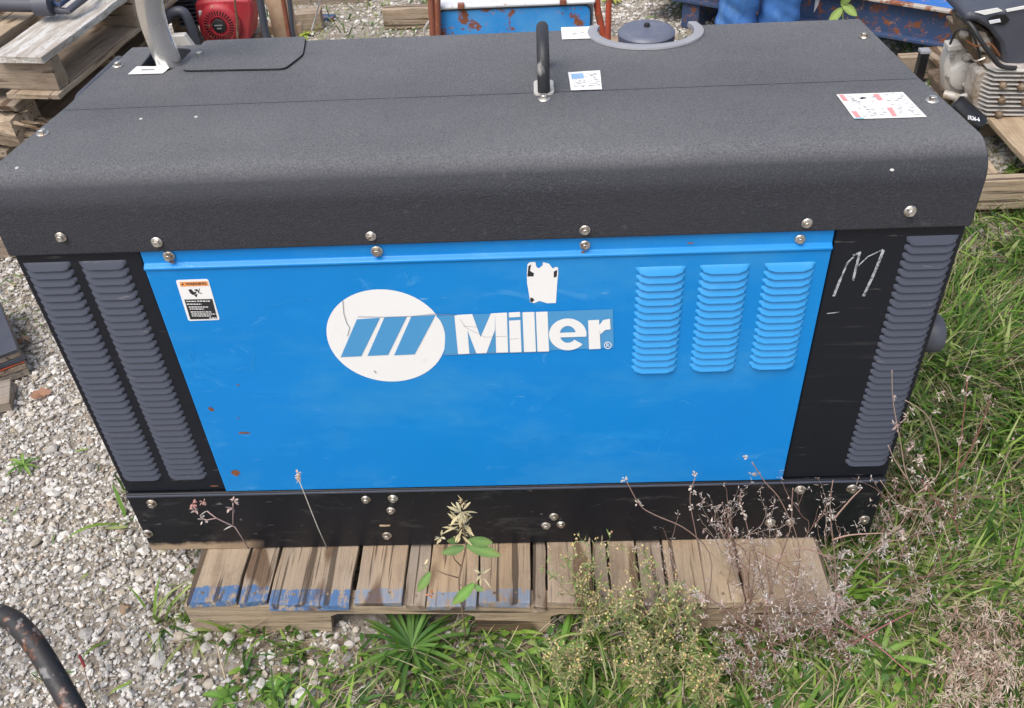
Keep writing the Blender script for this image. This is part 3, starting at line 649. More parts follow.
# steel clamp on the top pallet
p0 = G(-20, 4, Zt + .05); p1 = G(42, 5, Zt + .05); t = thing('pipe_clamp', 'blue grey steel pipe with a clamp end lying on the top left pallet', 'pipe clamp', (p0.x, p0.y, Zt))
MB().tube([p0, p1], .022, 16).build('pipe', M['shroud'], t, smooth=50); MB().tube([p1 - Vector((.02, 0, 0)), p1 + Vector((.03, 0, 0))], .033, 16).build('collar', M['shroud'], t, smooth=50)
q1 = [G(46, 6, Zt + .03), G(58, 11, Zt + .03), G(68, 11, Zt + .03), G(86, -3, Zt + .04), G(92, -14, Zt + .04)]; MB().tube(q1, .011, 10).build('bracket', 'shroud', t, smooth=50)
q1 = [G(44, 0, Zt + .05), G(60, 5, Zt + .05), G(74, -6, Zt + .05)]; MB().tube(q1, .008, 8).build('lever', 'beam_web', t, smooth=50)

# left edge: stack of dark boards with an orange one
p = G(20, 350); t = thing('board_stack', 'small stack of grey boards with an orange edged one, at the left picture edge', 'board stack', (p.x - .12, p.y + .06, GZ))
zc = GZ; 
ea, eb = G(-8, 284, -.02), G(17, 347, -.02); eyaw = math.atan2(eb.y - ea.y, eb.x - ea.x); ed_ = (eb - ea).normalized(); ec = eb - ed_ * .15 + Vector((ed_.y, -ed_.x, 0)) * .10
for i, (th, mt) in enumerate([(.020, 'wood2'), (.016, 'wood2'), (.005, 'red_frame'), (.016, 'shroud'), (.015, 'wood2'), (.012, 'shroud')]):
    zc += th + .001; board(t, 'layer', (ec.x, ec.y, zc), .30, .20, th, eyaw, mt, .002)
p = G(2, 432); mb = board(None, 'plank', (p.x - .145, p.y + .08, GZ + .03), .26, .10, .03, R(20), 'wood2'); tag(mb, 'mossy rotten plank on the gravel at the left edge, below the board stack', 'plank')

# right pallet
PT = .012
pr = thing('pallet', 'pale wooden pallet carrying the bare engine, on the right', 'pallet', (1.9, 1.9, GZ))
yF = G(1000, 181, PT).y; 
xL = 1.18
board(pr, 'stringer', (xL + .62, yF + .02, PT), 1.3, .042, .10, 0, 'wood3', .002)
board(pr, 'stringer', (xL + .95, yF + .5, PT - .018), 1.3, .042, .09, 0, 'wood', .002)
board(pr, 'stringer', (xL + .95, yF + .98, PT - .018), 1.3, .042, .09, 0, 'wood', .002)
xb1 = G(1003, 178, PT).x; 
def rboard(x, wd, y0, y1, mt='wood3', yaw=90, dz=0): board(pr, 'deck_board', (x, (y0 + y1) / 2, PT + dz), y1 - y0, wd, .017, R(yaw), mt, .003)
rboard(xb1 - .07, .14, yF + .045, yF + .62); xb2 = G(1024, 175, PT).x
rboard(xb2 + .085, .12, yF + .02, yF + 1.0, yaw=92, dz=.004); rboard(xb2 + .28, .14, yF + .045, yF + 1.0, 'wood'); rboard(xb2 + .46, .12, yF + .045, yF + 1.0)

# ------------------------------------------------------------------ bare engine on the right pallet
def slab(mb, pxs, Y, d, tilt=0): mb.prism([F(x, y, Y) for x, y in pxs], (0, d, 0)); return mb
eng = thing('bare_engine', 'bare air cooled engine with black cover and pale cooling fins on the right pallet', 'engine', (1.62, 1.85, PT))
slab(MB(), [(x_ + 6, y_ + 1) for x_, y_ in [(944, 50), (956, 45), (969, 45), (975, 54), (977, 66), (973, 96), (962, 103), (950, 99), (940, 90), (939, 66)]], 1.86, .07).build('crankcase', 'alu2', eng, bevel=.012, smooth=40)
slab(MB(), [(949, 46), (962, 44), (963, 50), (948, 52)], 1.84, .05).build('filter_housing', 'alu2', eng, bevel=.004)
mb = MB(); cc_ = F(963, 74, 1.86); mb.lathe([(.052, 0), (.048, .02), (.03, .026), (.001, .028)], cc_, (0, -1, 0), 28); mb.build('gear_cover', 'alu2', eng, smooth=40)
mb = slab(MB(), [(966, 38), (990, 40), (995, 70), (992, 96), (978, 112), (950, 112), (946, 94), (968, 92), (974, 60)], 1.93, .22); mb.build('engine_block', 'oily', eng, bevel=.012, smooth=40)
mb = MB(); rr = random.Random(5)
for i in range(46):
    c_ = F(rr.uniform(964, 1000), rr.uniform(30, 110), 1.84 + rr.uniform(-.04, .05)); a = rr.uniform(.005, .017); mb.lathe([(a, 0), (a, .012), (a * .6, .02)], c_, (rr.uniform(-.5, .3), -1, rr.uniform(-.2, .6)), 8)
mb.build_each('fitting', 'alu', eng, smooth=40)
MB().tube(smooth_path([F(960, 97, 1.80), F(970, 94, 1.78), F(975, 86, 1.79), F(972, 79, 1.84)]), .009, 10).build('fuel_line', 'alu2', eng, smooth=50)
MB().tube(smooth_path([F(944, 94, 1.82), F(958, 98, 1.80), F(962, 104, 1.86)]), .014, 10).build('drain_pipe', 'alu', eng, smooth=50)
for (x_, y_) in [(952, 57), (976, 52), (980, 78), (974, 98), (957, 98), (947, 77)]:
    MB().lathe([(.0085, 0), (.0085, .006), (.005, .0062), (.005, .012)], F(x_, y_, 1.859), (0, -1, 0), 6).build('cover_bolt', 'zinc', eng)
MB().tube(smooth_path([F(950, 44, 1.80), F(958, 30, 1.78), F(972, 34, 1.76), F(980, 60, 1.77), F(976, 84, 1.80)]), .004, 8).build('ignition_wire', 'rubber', eng, smooth=50)
MB().tube(smooth_path([F(966, 40, 1.78), F(976, 46, 1.76), F(990, 44, 1.75), F(1000, 56, 1.76)]), .0035, 8).build('linkage_rod', 'rust', eng, smooth=50)
slab(MB(), [(972, 30), (986, 32), (992, 44), (988, 54), (976, 50)], 1.775, .03).build('carburettor', 'alu', eng, bevel=.005)
MB().lathe([(.018, 0), (.018, .02), (.012, .022), (.012, .03)], F(982, 60, 1.79), (0, -1, .2), 16).build('choke', 'oily', eng, smooth=40)
# finned cylinder
fin = MB(); nf = 13; Yf = 1.70
for i in range(nf):
    t_ = i / (nf - 1); yy = 70 + t_ * 52; xl = 990 - 8 * math.sin(t_ * 2.2) - 2 * t_; pts = []
    a = F(xl, yy + 2, Yf); w_ = .17; dep_ = .13; cz = a.z
    outline = [(a.x, Yf + .03), (a.x + .02, Yf), (a.x + w_, Yf), (a.x + w_ + .02, Yf + .03), (a.x + w_ + .02, Yf + dep_), (a.x, Yf + dep_)]
    fin.prism([(x, y, cz - (x - a.x) * .05) for x, y in outline], (0, 0, .0032))
head = fin.build('cooling_fin', 'alu2', eng)
a = F(992, 72, Yf + .03); b2 = F(990, 124, Yf + .03); MB().box((a.x + .01, Yf + .022, b2.z), (a.x + .18, Yf + .12, a.z)).build('cylinder', 'oily', eng)
mb = MB()
for (x, y) in [(1000, 82), (1018, 84), (999, 97), (1022, 99), (996, 111), (1012, 118)]:
    mb.lathe([(.012, 0), (.012, .03), (.006, .034)], F(x, y, Yf + .022), (0, -1, 0), 10)
mb.build_each('head_bolt', 'oily', eng)
mb = MB(); slab(mb, [(978, 74), (987, 70), (992, 80), (984, 118), (974, 118), (972, 96)], Yf + .03, .08); mb.build('cylinder_flank', 'alu', eng, bevel=.006)
# black cover
sp_ = slab(MB(), [(964, 22), (968, 12), (985, 13), (1024, 6), (1060, 0), (1075, 10), (1078, 64), (1020, 68), (1004, 64), (1001, 44), (990, 30), (976, 22)], 1.74, .22); cv = sp_.build('air_cover', 'shroud', eng, bevel=.012, smooth=40)
slab(MB(), [(988, 19), (996, 15), (1006, 15), (1010, 20), (1004, 25), (994, 24)], 1.734, .004).build('cover_slot', 'dark', cv, bevel=.001)
slab(MB(), [(989, 21), (1000, 19), (1001, 22), (990, 24)], 1.729, .003).build('slot_print', 'whiteplastic', cv)
p4 = [F(976, 11, 1.752), F(998, 8, 1.752), F(1003, 11, 1.742), F(984, 14.5, 1.742)]; 
slab(MB(), [(975, 12), (998, 8), (1003, 11), (985, 15)], 1.736, .003).build('cover_label', 'paper', cv); slab(MB(), [(1006, 9.5), (1040, 3), (1040, 6), (1007, 12)], 1.736, .003).build('cover_label', 'paper', cv)
slab(MB(), [(965, 24), (978, 24), (990, 32), (999, 46), (1002, 66), (984, 70), (970, 54)], 1.80, .14).build('fan_housing', 'oily', eng, bevel=.008)
MB().tube(smooth_path([F(957, 14, 1.80), F(970, 24, 1.74), F(979, 38, 1.71), F(990, 54, 1.70), F(1001, 66, 1.70), F(1016, 68, 1.70)]), .0075, 10).build('throttle_hose', 'rubber', eng, smooth=50)
MB().tube(smooth_path([F(962, 58, 1.78), F(968, 54, 1.76), F(975, 61, 1.75), F(985, 58, 1.75)]), .003, 6).build('linkage_rod', 'zinc', eng, smooth=50)
slab(MB(), [(1000, 66), (1024, 66), (1050, 66), (1048, 71), (1002, 72)], Yf + .02, .1).build('valve_cover', 'alu', eng, bevel=.004)
fa = F(953, 103, 1.70); fb = F(980, 128, 1.64); ax_ = (fb - fa); ln = ax_.length
of = MB().lathe([(.030, 0), (.037, .008), (.037, ln - .012), (.030, ln)], fa, ax_, 28).build('oil_filter', 'gloss', eng, smooth=40)
vs, fs = text_mesh('1R36-6', [F(968, 115, 1.60), F(979.5, 117.5, 1.60), F(980, 121.5, 1.60), F(968, 119.5, 1.60)], bold=.03)
# wrap lettering onto the filter: slide every vertex along its line of sight to the cylinder
def onto_cyl(p, a, axv, r):
    o_ = Vector(CAM); d = (Vector(p) - o_).normalized(); u = axv.normalized(); m_ = o_ - a; dd = d - u * d.dot(u); mm = m_ - u * m_.dot(u)
    A_, B_, C_ = dd.dot(dd), 2 * dd.dot(mm), mm.dot(mm) - r * r; q_ = B_ * B_ - 4 * A_ * C_
    return p if q_ < 0 else o_ + d * ((-B_ - math.sqrt(q_)) / (2 * A_))
MB().add([onto_cyl(p, fa, ax_, .0376) for p in vs], fs).build('filter_number', 'whiteplastic', of)
p = G(921, 66, .12); t = thing('steel_post', 'short black steel post between the generator and the bare engine', 'post', (p.x, p.y, GZ)); MB().box((p.x - .015, p.y - .015, GZ), (p.x + .015, p.y + .015, .17)).build('post', 'gloss', t, bevel=.003); MB().box((p.x - .017, p.y - .017, .17), (p.x + .017, p.y + .017, .178)).build('cap', 'greyplastic', t)

# ------------------------------------------------------------------ blue beam, top right
z0 = .0
a0 = G(640, -5, z0); a1 = G(935, 47, z0); d = (a1 - a0).normalized(); a1 = a0 + d * 2.7; nrm = Vector((-d.y, d.x, 0)); hgt = .135
bt = thing('steel_beam', 'long blue steel beam with a rust speckled side, behind the engine', 'steel beam', ((a0 + a1) / 2).to_tuple()[:2] + (GZ,))
def along(o0, o1, zl, zh, y0_, y1_):
    mb = MB(); P = lambda s_, n_, z: (o0 + d * s_ + nrm * n_).to_tuple()[:2] + (z,)
    Ln = (o1 - o0).length; vs = [P(s_, n_, z) for s_ in (0, Ln) for n_ in (y0_, y1_) for z in (zl, zh)]
    return mb.add(vs, [(0, 1, 3, 2), (4, 6, 7, 5), (0, 4, 5, 1), (2, 3, 7, 6), (0, 2, 6, 4), (1, 5, 7, 3)])
along(a0, a1, z0, z0 + .014, .0, .30).build('bottom_flange', 'beam_web', bt, bevel=.002)
along(a0, a1, z0 + .0145, z0 + hgt - .0005, .03, .045).build('web', 'beam_web', bt)
along(a0, a1, z0 + hgt, z0 + hgt + .012, -.012, .016).build('flange_edge', 'edge', bt, bevel=.003)
along(a0, a1, z0 + hgt, z0 + hgt + .014, .0165, .62).build('top_plate', 'beam_top', bt, bevel=.002)
along(a0 + d * .2, a0 + d * .28, GZ, z0 - .001, .02, .3).build('foot', 'beam_web', bt); along(a0 + d * 2.3, a0 + d * 2.4, GZ, z0 - .001, .02, .3).build('foot', 'beam_web', bt)
c_ = F(1010, 3, 2.75); c_ = G(1009, 5, z0 + hgt + .02); MB().box((c_.x - .03, c_.y - .03, c_.z - .005), (c_.x + .03, c_.y + .05, c_.z + .07)).build('lug', 'rubber', bt, bevel=.004)

# white pointed strip
p = F(813, 13, 2.62); t = MB(); tip = F(814, 13, 2.62); q1, q2 = F(818, -14, 2.62), F(829, -14, 2.62)
t.add([tip, q1, q2, tip + Vector((.0, .012, 0)), q1 + Vector((0, .03, 0)), q2 + Vector((0, .03, 0))], [(0, 1, 2), (3, 5, 4), (0, 3, 4, 1), (0, 2, 5, 3), (1, 4, 5, 2)])
o = t.build('plastic_strip', 'whiteplastic', None, loc=tip, bevel=.002); tag(o, 'white pointed plastic strip standing point down by the jeans', 'plastic strip')
p = G(806, 17); t = MB(); t.tube([p + Vector((-.03, 0, .03)), p + Vector((0, 0, .035)), p + Vector((.03, 0, .03))], [.01, .03, .012], 9); o = t.build('stone', 'tank', None, loc=p, smooth=True); tag(o, 'round tan stone by the jeans, in front of the blue beam', 'stone')

# ------------------------------------------------------------------ blue and white machine in the middle
Ym = 2.2
ml, mr = F(440, 33, Ym), F(593, 25, Ym); tp = F(515, 8, Ym); zt = tp.z
mc = thing('compressor', 'rust chipped blue machine with a white top and red posts, behind the generator', 'machine', ((ml.x + mr.x) / 2, Ym + .25, GZ))
def fm(px, py, y=Ym): return F(px, py, y)
fx0, fx1 = fm(438, 10).x, fm(591, 3).x
mpts = rounded([Vector((fx0, Ym, GZ + .06)), Vector((fx0, Ym, zt + .003)), Vector((fx1, Ym, zt + .003)), Vector((fx1, Ym, GZ + .06))], .03)
MB().prism(mpts, (0, .02, 0)).build('front_panel', 'machine_blue', mc, bevel=.003)
s_ = MB(); 
for A_, B_ in zip(mpts, mpts[1:]): s_.tube([A_ + Vector((0, -.002, 0)), B_ + Vector((0, -.002, 0))], .0035, 5)
s_.build('seal', 'rubber', mc)
MB().box((fx0 - .012, Ym + .021, GZ + .05), (fx1 + .012, Ym + .55, zt - .002)).build('housing', 'machine_white', mc, bevel=.02)
MB().box((fx0 - .016, Ym - .012, zt + .006), (fx1 + .016, Ym + .56, zt + .022)).build('top_cover', 'machine_white', mc, bevel=.008)
for px in (461, 563): p = fm(px, 6, Ym - .012); MB().box((p.x - .012, Ym - .02, zt + .01), (p.x + .012, Ym - .002, zt + .030)).build('latch', 'red_brown', mc, bevel=.003)
for (xa, ya, xb, yb, mt) in [(430, -10, 433, 34, 'red_brown'), (437, -10, 438, 34, 'red_brown')]:
    MB().tube([fm(xa, ya, Ym - .03), fm(xb, yb, Ym - .03), (fm(xb, yb, Ym - .03).x, Ym - .03, GZ)], .012, 10).build('post', mt, mc, smooth=50)
MB().tube([fm(609, -10, Ym - .06), fm(608, 34, Ym - .06), (fm(608, 34, Ym - .06).x, Ym - .06, GZ)], .011, 12).build('post', 'red_frame', mc, smooth=50)
MB().tube([fm(595, -12, Ym + .03), fm(598, 12, Ym + .02), fm(603, 34, Ym + .02), (fm(614, 60, Ym).x, Ym, GZ)], .013, 10).build('brace', 'red_frame', mc, smooth=50)
p = fm(612, 38, Ym + .05); MB().box((p.x - .03, Ym - .02, GZ), (p.x + .05, Ym + .08, p.z)).build('foot_block', 'tank', mc, bevel=.01)
for i in (0, 1): MB().box((fx0 + .02 + i * (fx1 - fx0 - .12), Ym + .05, GZ), (fx0 + .08 + i * (fx1 - fx0 - .12), Ym + .5, GZ + .05)).build('skid', 'red_brown', mc)

# ------------------------------------------------------------------ red engine and tubing behind the left of the generator
Ye = 2.3
re = thing('red_engine', 'small red petrol engine with round starter cover, behind the exhaust pipe', 'engine', F(225, 40, Ye).to_tuple()[:2] + (GZ,))
c_ = F(221, 23, Ye)
slab(MB(), [(194, 3), (206, 0), (236, -2), (250, 0), (253, 10), (251, 40), (238, 44), (205, 43), (200, 34), (196, 18)], Ye, .12).build('fan_shroud', 'red_paint', re, bevel=.012, smooth=40)
mb = MB(); mb.lathe([(.078, 0), (.076, .014), (.066, .024), (.060, .026), (.034, .030), (.032, .024)], c_, (0, -1, 0), 40); rc = mb.build('recoil_cover', 'red_paint', re, smooth=30)
mb = MB()
for i in range(30):
    a = 2 * math.pi * i / 30; u = Vector((math.cos(a), 0, math.sin(a))); tn = Vector((-math.sin(a), 0, math.cos(a)))
    p1_, p2_ = c_ + u * .038 + Vector((0, -.0296, 0)), c_ + u * .056 + Vector((0, -.0270, 0)); mb.poly([p1_ - tn * .0016 + Vector((0, -.001, 0)), p1_ + tn * .0016 + Vector((0, -.001, 0)), p2_ + tn * .0026 + Vector((0, -.001, 0)), p2_ - tn * .0026 + Vector((0, -.001, 0))])
mb.build('cooling_slot', 'dark', rc)
hub = MB().lathe([(.027, 0), (.026, .031), (.022, .033), (.001, .034)], c_, (0, -1, 0), 28).build('hub', 'rubber', rc, smooth=40)
q = MB(); q.box((c_.x - .015, c_.y - .0355, c_.z + .002), (c_.x + .015, c_.y - .0345, c_.z + .006)); q.box((c_.x - .009, c_.y - .0355, c_.z - .010), (c_.x + .009, c_.y - .0345, c_.z - .006)); q.build_each('hub_print', 'greyplastic', hub)
slab(MB(), [(198, 11), (203, 11), (207, 29), (202, 29)], Ye - .006, .006).build('pull_handle', 'whiteplastic', re, bevel=.002)
mb = MB(); p_a = F(232, -5, Ye - .03)
MB().tube([F(255, 0, Ye), F(234, -8, Ye - .035), F(237, 20, Ye - .035), F(238, 46, Ye - .035)], .0045, 8).build('strap', 'oily', re)
mb = MB()
for i in range(9): p = F(178 + i * 1.2, -6 + i * 4.0, Ye + .05); mb.box((p.x - .03, Ye + .05, p.z), (p.x + .05, Ye + .16, p.z + .006))
mb.build_each('cylinder_fin', 'shroud', re); p = F(180, 30, Ye + .06); MB().box((p.x - .03, Ye + .065, GZ + .02), (p.x + .045, Ye + .15, p.z + .22)).build('cylinder', 'oily', re, bevel=.006)
MB().box((F(190, 45, Ye).x, Ye + .02, GZ), (F(255, 45, Ye).x, Ye + .25, F(220, 44, Ye).z)).build('mounting_base', 'oily', re, bevel=.008)
t = thing('steering_hoop', 'bent black steel hoop left of the red engine', 'steel hoop', F(185, 40, 2.1).to_tuple()[:2] + (GZ,))
pe = F(197, 46, 2.12); MB().tube(smooth_path([F(150, 24, 2.12), F(163, 22, 2.12), F(172, 13, 2.12), F(183, 12, 2.12), F(190, 24, 2.12), pe, (pe.x + .02, 2.12, GZ)]), .017, 14).build('hoop', 'shroud', t, smooth=50)
ps = F(150, 24, 2.12); MB().tube([ps, (ps.x, 2.12, GZ)], .017, 12).build('leg', 'shroud', t, smooth=50)
p = F(180, 42, 2.0); t = MB().prism([F(170, 36, 2.0), F(184, 35, 2.0), F(198, 54, 2.0), F(172, 54, 2.0)], (0, .03, .0)); o = t.build('plastic_box', 'alu2', None, loc=p, bevel=.004); tag(o, 'pale box between the exhaust pipe and the bent black hoop', 'box')
pe = F(268, 46, 2.15); t = thing('black_post', 'leaning black steel tube right of the red engine', 'steel tube', (pe.x, 2.15, GZ)); MB().tube([F(258, -12, 2.15), F(263, 18, 2.15), pe, (pe.x + .03, 2.15, GZ)], .0135, 12).build('tube', 'shroud', t, smooth=50)
t = thing('metal_tank', 'tan rusty metal cylinder with lugs, right of the red engine', 'tank', F(278, 20, 2.5).to_tuple()[:2] + (GZ,))
p = F(281, 10, 2.5); MB().lathe([(.045, GZ), (.05, GZ + .02), (.05, .30), (.03, .34), (.001, .345)], (p.x, p.y, 0), n=28).build('cylinder', 'tank', t, smooth=40)
p = F(283, 26, 2.48); MB().lathe([(.03, 0), (.03, .02), (.012, .021), (.012, .016)], p, (0, -1, .3), 18).build('flange', 'oily', t, smooth=40); MB().box((p.x - .09, p.y + .01, p.z - .04), (p.x + .07, p.y + .05, p.z + .0)).build('bracket', 'tank', t, bevel=.006)
for k_, (xa, xb, yb, mt, lab) in enumerate([(284, 288, 30, 'red_brown', 'thin rusty red rod right of the tan metal cylinder'), (290, 292, 28, 'shroud', 'thin black rod with a pale tip, right of the rusty red rod')]):
    pe = F(xb, yb, 2.4); o = MB().tube([F(xa - 3, -12, 2.4), F(xa, 5, 2.4), pe, (pe.x, 2.4, GZ)], .009, 8).build('rod', mt, None, loc=(pe.x, 2.4, GZ), smooth=50); tag(o, lab, 'rod')
# wood scraps
def scrap(px, py, ln, wd, th, yaw, lab, mt='wood'): p = G(px, py); o = board(None, 'wood_scrap', (p.x, p.y, GZ + th), ln, wd, th, R(yaw), mt, .004); tag(o, lab, 'wood block')
scrap(311, 30, .12, .08, .09, 5, 'short square wood block on the gravel right of the red engine'); scrap(315, 2, .55, .09, .06, 2, 'long plank lying on the gravel at the top, above the square block', 'wood2')
scrap(418, 26, .30, .06, .09, 0, 'wood block on the gravel left of the blue machine')
scrap(318, 20, .16, .05, .02, -8, 'dark flat offcut behind the square wood block', 'beam_web')
def hose(pts, r, mt, name, lab, cat): ps = smooth_path([G(x, y, z) for x, y, z in pts]); o = MB().tube(ps, r, 8).build(name, mt, None, loc=ps[0], smooth=50); tag(o, lab, cat)
hose([(312, 30, GZ + .02), (316, 16, .0), (322, -8, .25)], .004, 'whiteplastic', 'cable', 'thin pale cable rising from the square wood block', 'cable')
hose([(424, 40, GZ + .01), (425, 28, .0), (432, 19, .06), (442, 16, .06)], .004, 'whiteplastic', 'wire', 'thin pale wire loop beside the left red post of the blue machine', 'wire')

# ------------------------------------------------------------------ black rusty handle bar, bottom left
hz = .20
pts = [G(-190, 640, hz), G(-60, 618, hz), G(-18, 614, hz), G(6, 617, hz), G(22, 629, hz), G(40, 652, hz - .01), G(75, 712, hz - .04), G(118, 790, hz - .09), G(150, 850, hz - .14)]
bar = thing('handle_bar', 'bent black steel bar with rust, at the lower left corner', 'steel bar', G(90, 760))
bar.location.z = GZ
MB().tube(smooth_path(pts), .0175, 18).build('bar', 'bar', bar, smooth=60)
e = G(150, 850, hz - .14); s0 = G(-190, 640, hz); m_ = MB(); m_.tube([e, (e.x + .02, e.y - .02, GZ)], .0165, 12); m_.build('leg', 'bar', bar, smooth=60); MB().tube([s0 + Vector((0, 0, -.001)), (s0.x, s0.y, GZ)], .0165, 12).build('leg', 'bar', bar, smooth=60)

# ------------------------------------------------------------------ person (shins in view)
pc = Vector((.83, 2.42, GZ))
legL, legR = F(737, 16, 2.42).x, F(779, 13, 2.42).x; pc.x = (legL + legR) / 2
def skin_mesh(name, verts, edges, radii, mat, root=0, sub=2, parent=None, rootloc=None):
    me = bpy.data.meshes.new(name); base = Vector(rootloc)
    me.from_pydata([tuple(Vector(v) - base) for v in verts], edges, []); o = bpy.data.objects.new(name, me); col.objects.link(o)
    sm = o.modifiers.new('skin', 'SKIN'); lay = me.skin_vertices[0] if me.skin_vertices else None
    if lay is None:
        bm = bmesh.new(); bm.from_mesh(me); bm.verts.layers.skin.verify(); bm.to_mesh(me); bm.free(); lay = me.skin_vertices[0]
    for i, r_ in enumerate(radii): lay.data[i].radius = (r_, r_) if not isinstance(r_, tuple) else r_
    lay.data[root].use_root = True
    ss = o.modifiers.new('sub', 'SUBSURF'); ss.levels = sub; ss.render_levels = sub
    apply_mods(o); o.data.materials.clear(); o.data.materials.append(M[mat]); o.data.shade_smooth(); o.location = base
    if parent: o.parent = parent; o.location = base - origin_of(parent)
    return o
X = pc.x; Yp = pc.y; z = lambda h: GZ + h
V = [(X, Yp, z(.98)), (X, Yp, z(1.2)), (X, Yp + .01, z(1.42)), (X, Yp, z(1.52)), (X, Yp - .02, z(1.62)), (X, Yp - .02, z(1.72))]
Ed = [(0, 1), (1, 2), (2, 3), (3, 4), (4, 5)]; Rd = [(.15, .1), (.145, .1), (.15, .1), .055, .085, .07]
for s_, lx in ((-1, legL), (1, legR)):
    i0 = len(V); V += [(X + s_ * .09, Yp, z(.88)), (lx, Yp - .02, z(.5)), (lx, Yp, z(.1)), (lx + s_ * .02, Yp - .12, z(.03))]; Ed += [(0, i0), (i0, i0 + 1), (i0 + 1, i0 + 2), (i0 + 2, i0 + 3)]; Rd += [.075, .05, .035, .028]
    i1 = len(V); V += [(X + s_ * .19, Yp, z(1.40)), (X + s_ * .25, Yp + .02, z(1.12)), (X + s_ * .26, Yp - .03, z(.88)), (X + s_ * .255, Yp - .05, z(.80)), (X + s_ * .25, Yp - .055, z(.72))]
    Ed += [(2, i1), (i1, i1 + 1), (i1 + 1, i1 + 2), (i1 + 2, i1 + 3), (i1 + 3, i1 + 4)]; Rd += [.05, .04, .03, (.036, .02), .012]
person = skin_mesh('person', V, Ed, Rd, 'skin', 0, 2, None, (X, Yp, GZ)); tag(person, 'person in bright blue jeans standing behind the generator, only the shins in view', 'person')
V = [(X, Yp, z(1.0)), (X, Yp, z(.93))]; Ed = [(0, 1)]; Rd = [(.165, .12), (.17, .13)]
for s_, lx in ((-1, legL), (1, legR)):
    i0 = len(V); V += [(X + s_ * .09, Yp, z(.80)), (lx, Yp - .02, z(.5)), (lx, Yp, z(.30)), (lx, Yp, z(.07))]; Ed += [(1, i0), (i0, i0 + 1), (i0 + 1, i0 + 2), (i0 + 2, i0 + 3)]; Rd += [.10, .082, .08, .088]
jn = skin_mesh('jeans', V, Ed, Rd, 'denim', 0, 4, person, (X, Yp, GZ))
from mathutils import noise as mno
for v_ in jn.data.vertices:
    c_ = v_.co; a_ = mno.noise(Vector((c_.x * 9, c_.y * 9, c_.z * 22 + c_.x * 14))) + .6 * mno.noise(Vector((c_.x * 22, c_.y * 22, c_.z * 12)))
    v_.co += v_.normal * a_ * .011
V = [(X, Yp, z(.99)), (X, Yp, z(1.2)), (X, Yp + .01, z(1.42)), (X, Yp, z(1.49))]; Ed = [(0, 1), (1, 2), (2, 3)]; Rd = [(.175, .13), (.165, .12), (.17, .12), .07]
for s_ in (-1, 1):
    i1 = len(V); V += [(X + s_ * .19, Yp, z(1.40)), (X + s_ * .25, Yp + .02, z(1.14))]; Ed += [(2, i1), (i1, i1 + 1)]; Rd += [.066, .056]
skin_mesh('shirt', V, Ed, Rd, 'shirt', 0, 2, person, (X, Yp, GZ))
for s_, lx in ((-1, legL), (1, legR)): skin_mesh('shoe', [(lx, Yp + .04, z(.045)), (lx + s_ * .01, Yp - .07, z(.045)), (lx + s_ * .02, Yp - .17, z(.03))], [(0, 1), (1, 2)], [(.045, .045), (.045, .04), (.038, .028)], 'leather', 0, 2, person, (X, Yp, GZ))
skin_mesh('hair', [(X, Yp + .005, z(1.68)), (X, Yp + .0, z(1.75))], [(0, 1)], [.09, .07], 'hair', 0, 2, person, (X, Yp, GZ))

# ------------------------------------------------------------------ ground
def hgt_fn(x, y): return GZ - .004 + .008 * math.sin(x * 1.7 + .4) * math.sin(y * 1.3) + .004 * math.sin(x * 7 + y * 5)
mb = MB(); xs = list(np.linspace(-2.8, 2.8, 113)); ys = list(np.linspace(-1.2, 4.4, 113))
xs = [-60, -20, -8, -4] + xs + [4, 8, 20, 60]; ys = [-40, -12, -4, -2] + ys + [6, 10, 25, 80]; nx = len(xs)
hf = [[hgt_fn(x, y) if abs(x) < 3 and -1.3 < y < 4.5 else GZ - .01 for x in xs] for y in ys]
mb.add([(x, y, hf[j][i]) for j, y in enumerate(ys) for i, x in enumerate(xs)], [(j * nx + i, j * nx + i + 1, (j + 1) * nx + i + 1, (j + 1) * nx + i) for j in range(len(ys) - 1) for i in range(nx - 1)])
o = mb.build('ground', 'dirt', None, loc=(0, 0, 0), smooth=True); o['kind'] = 'structure'

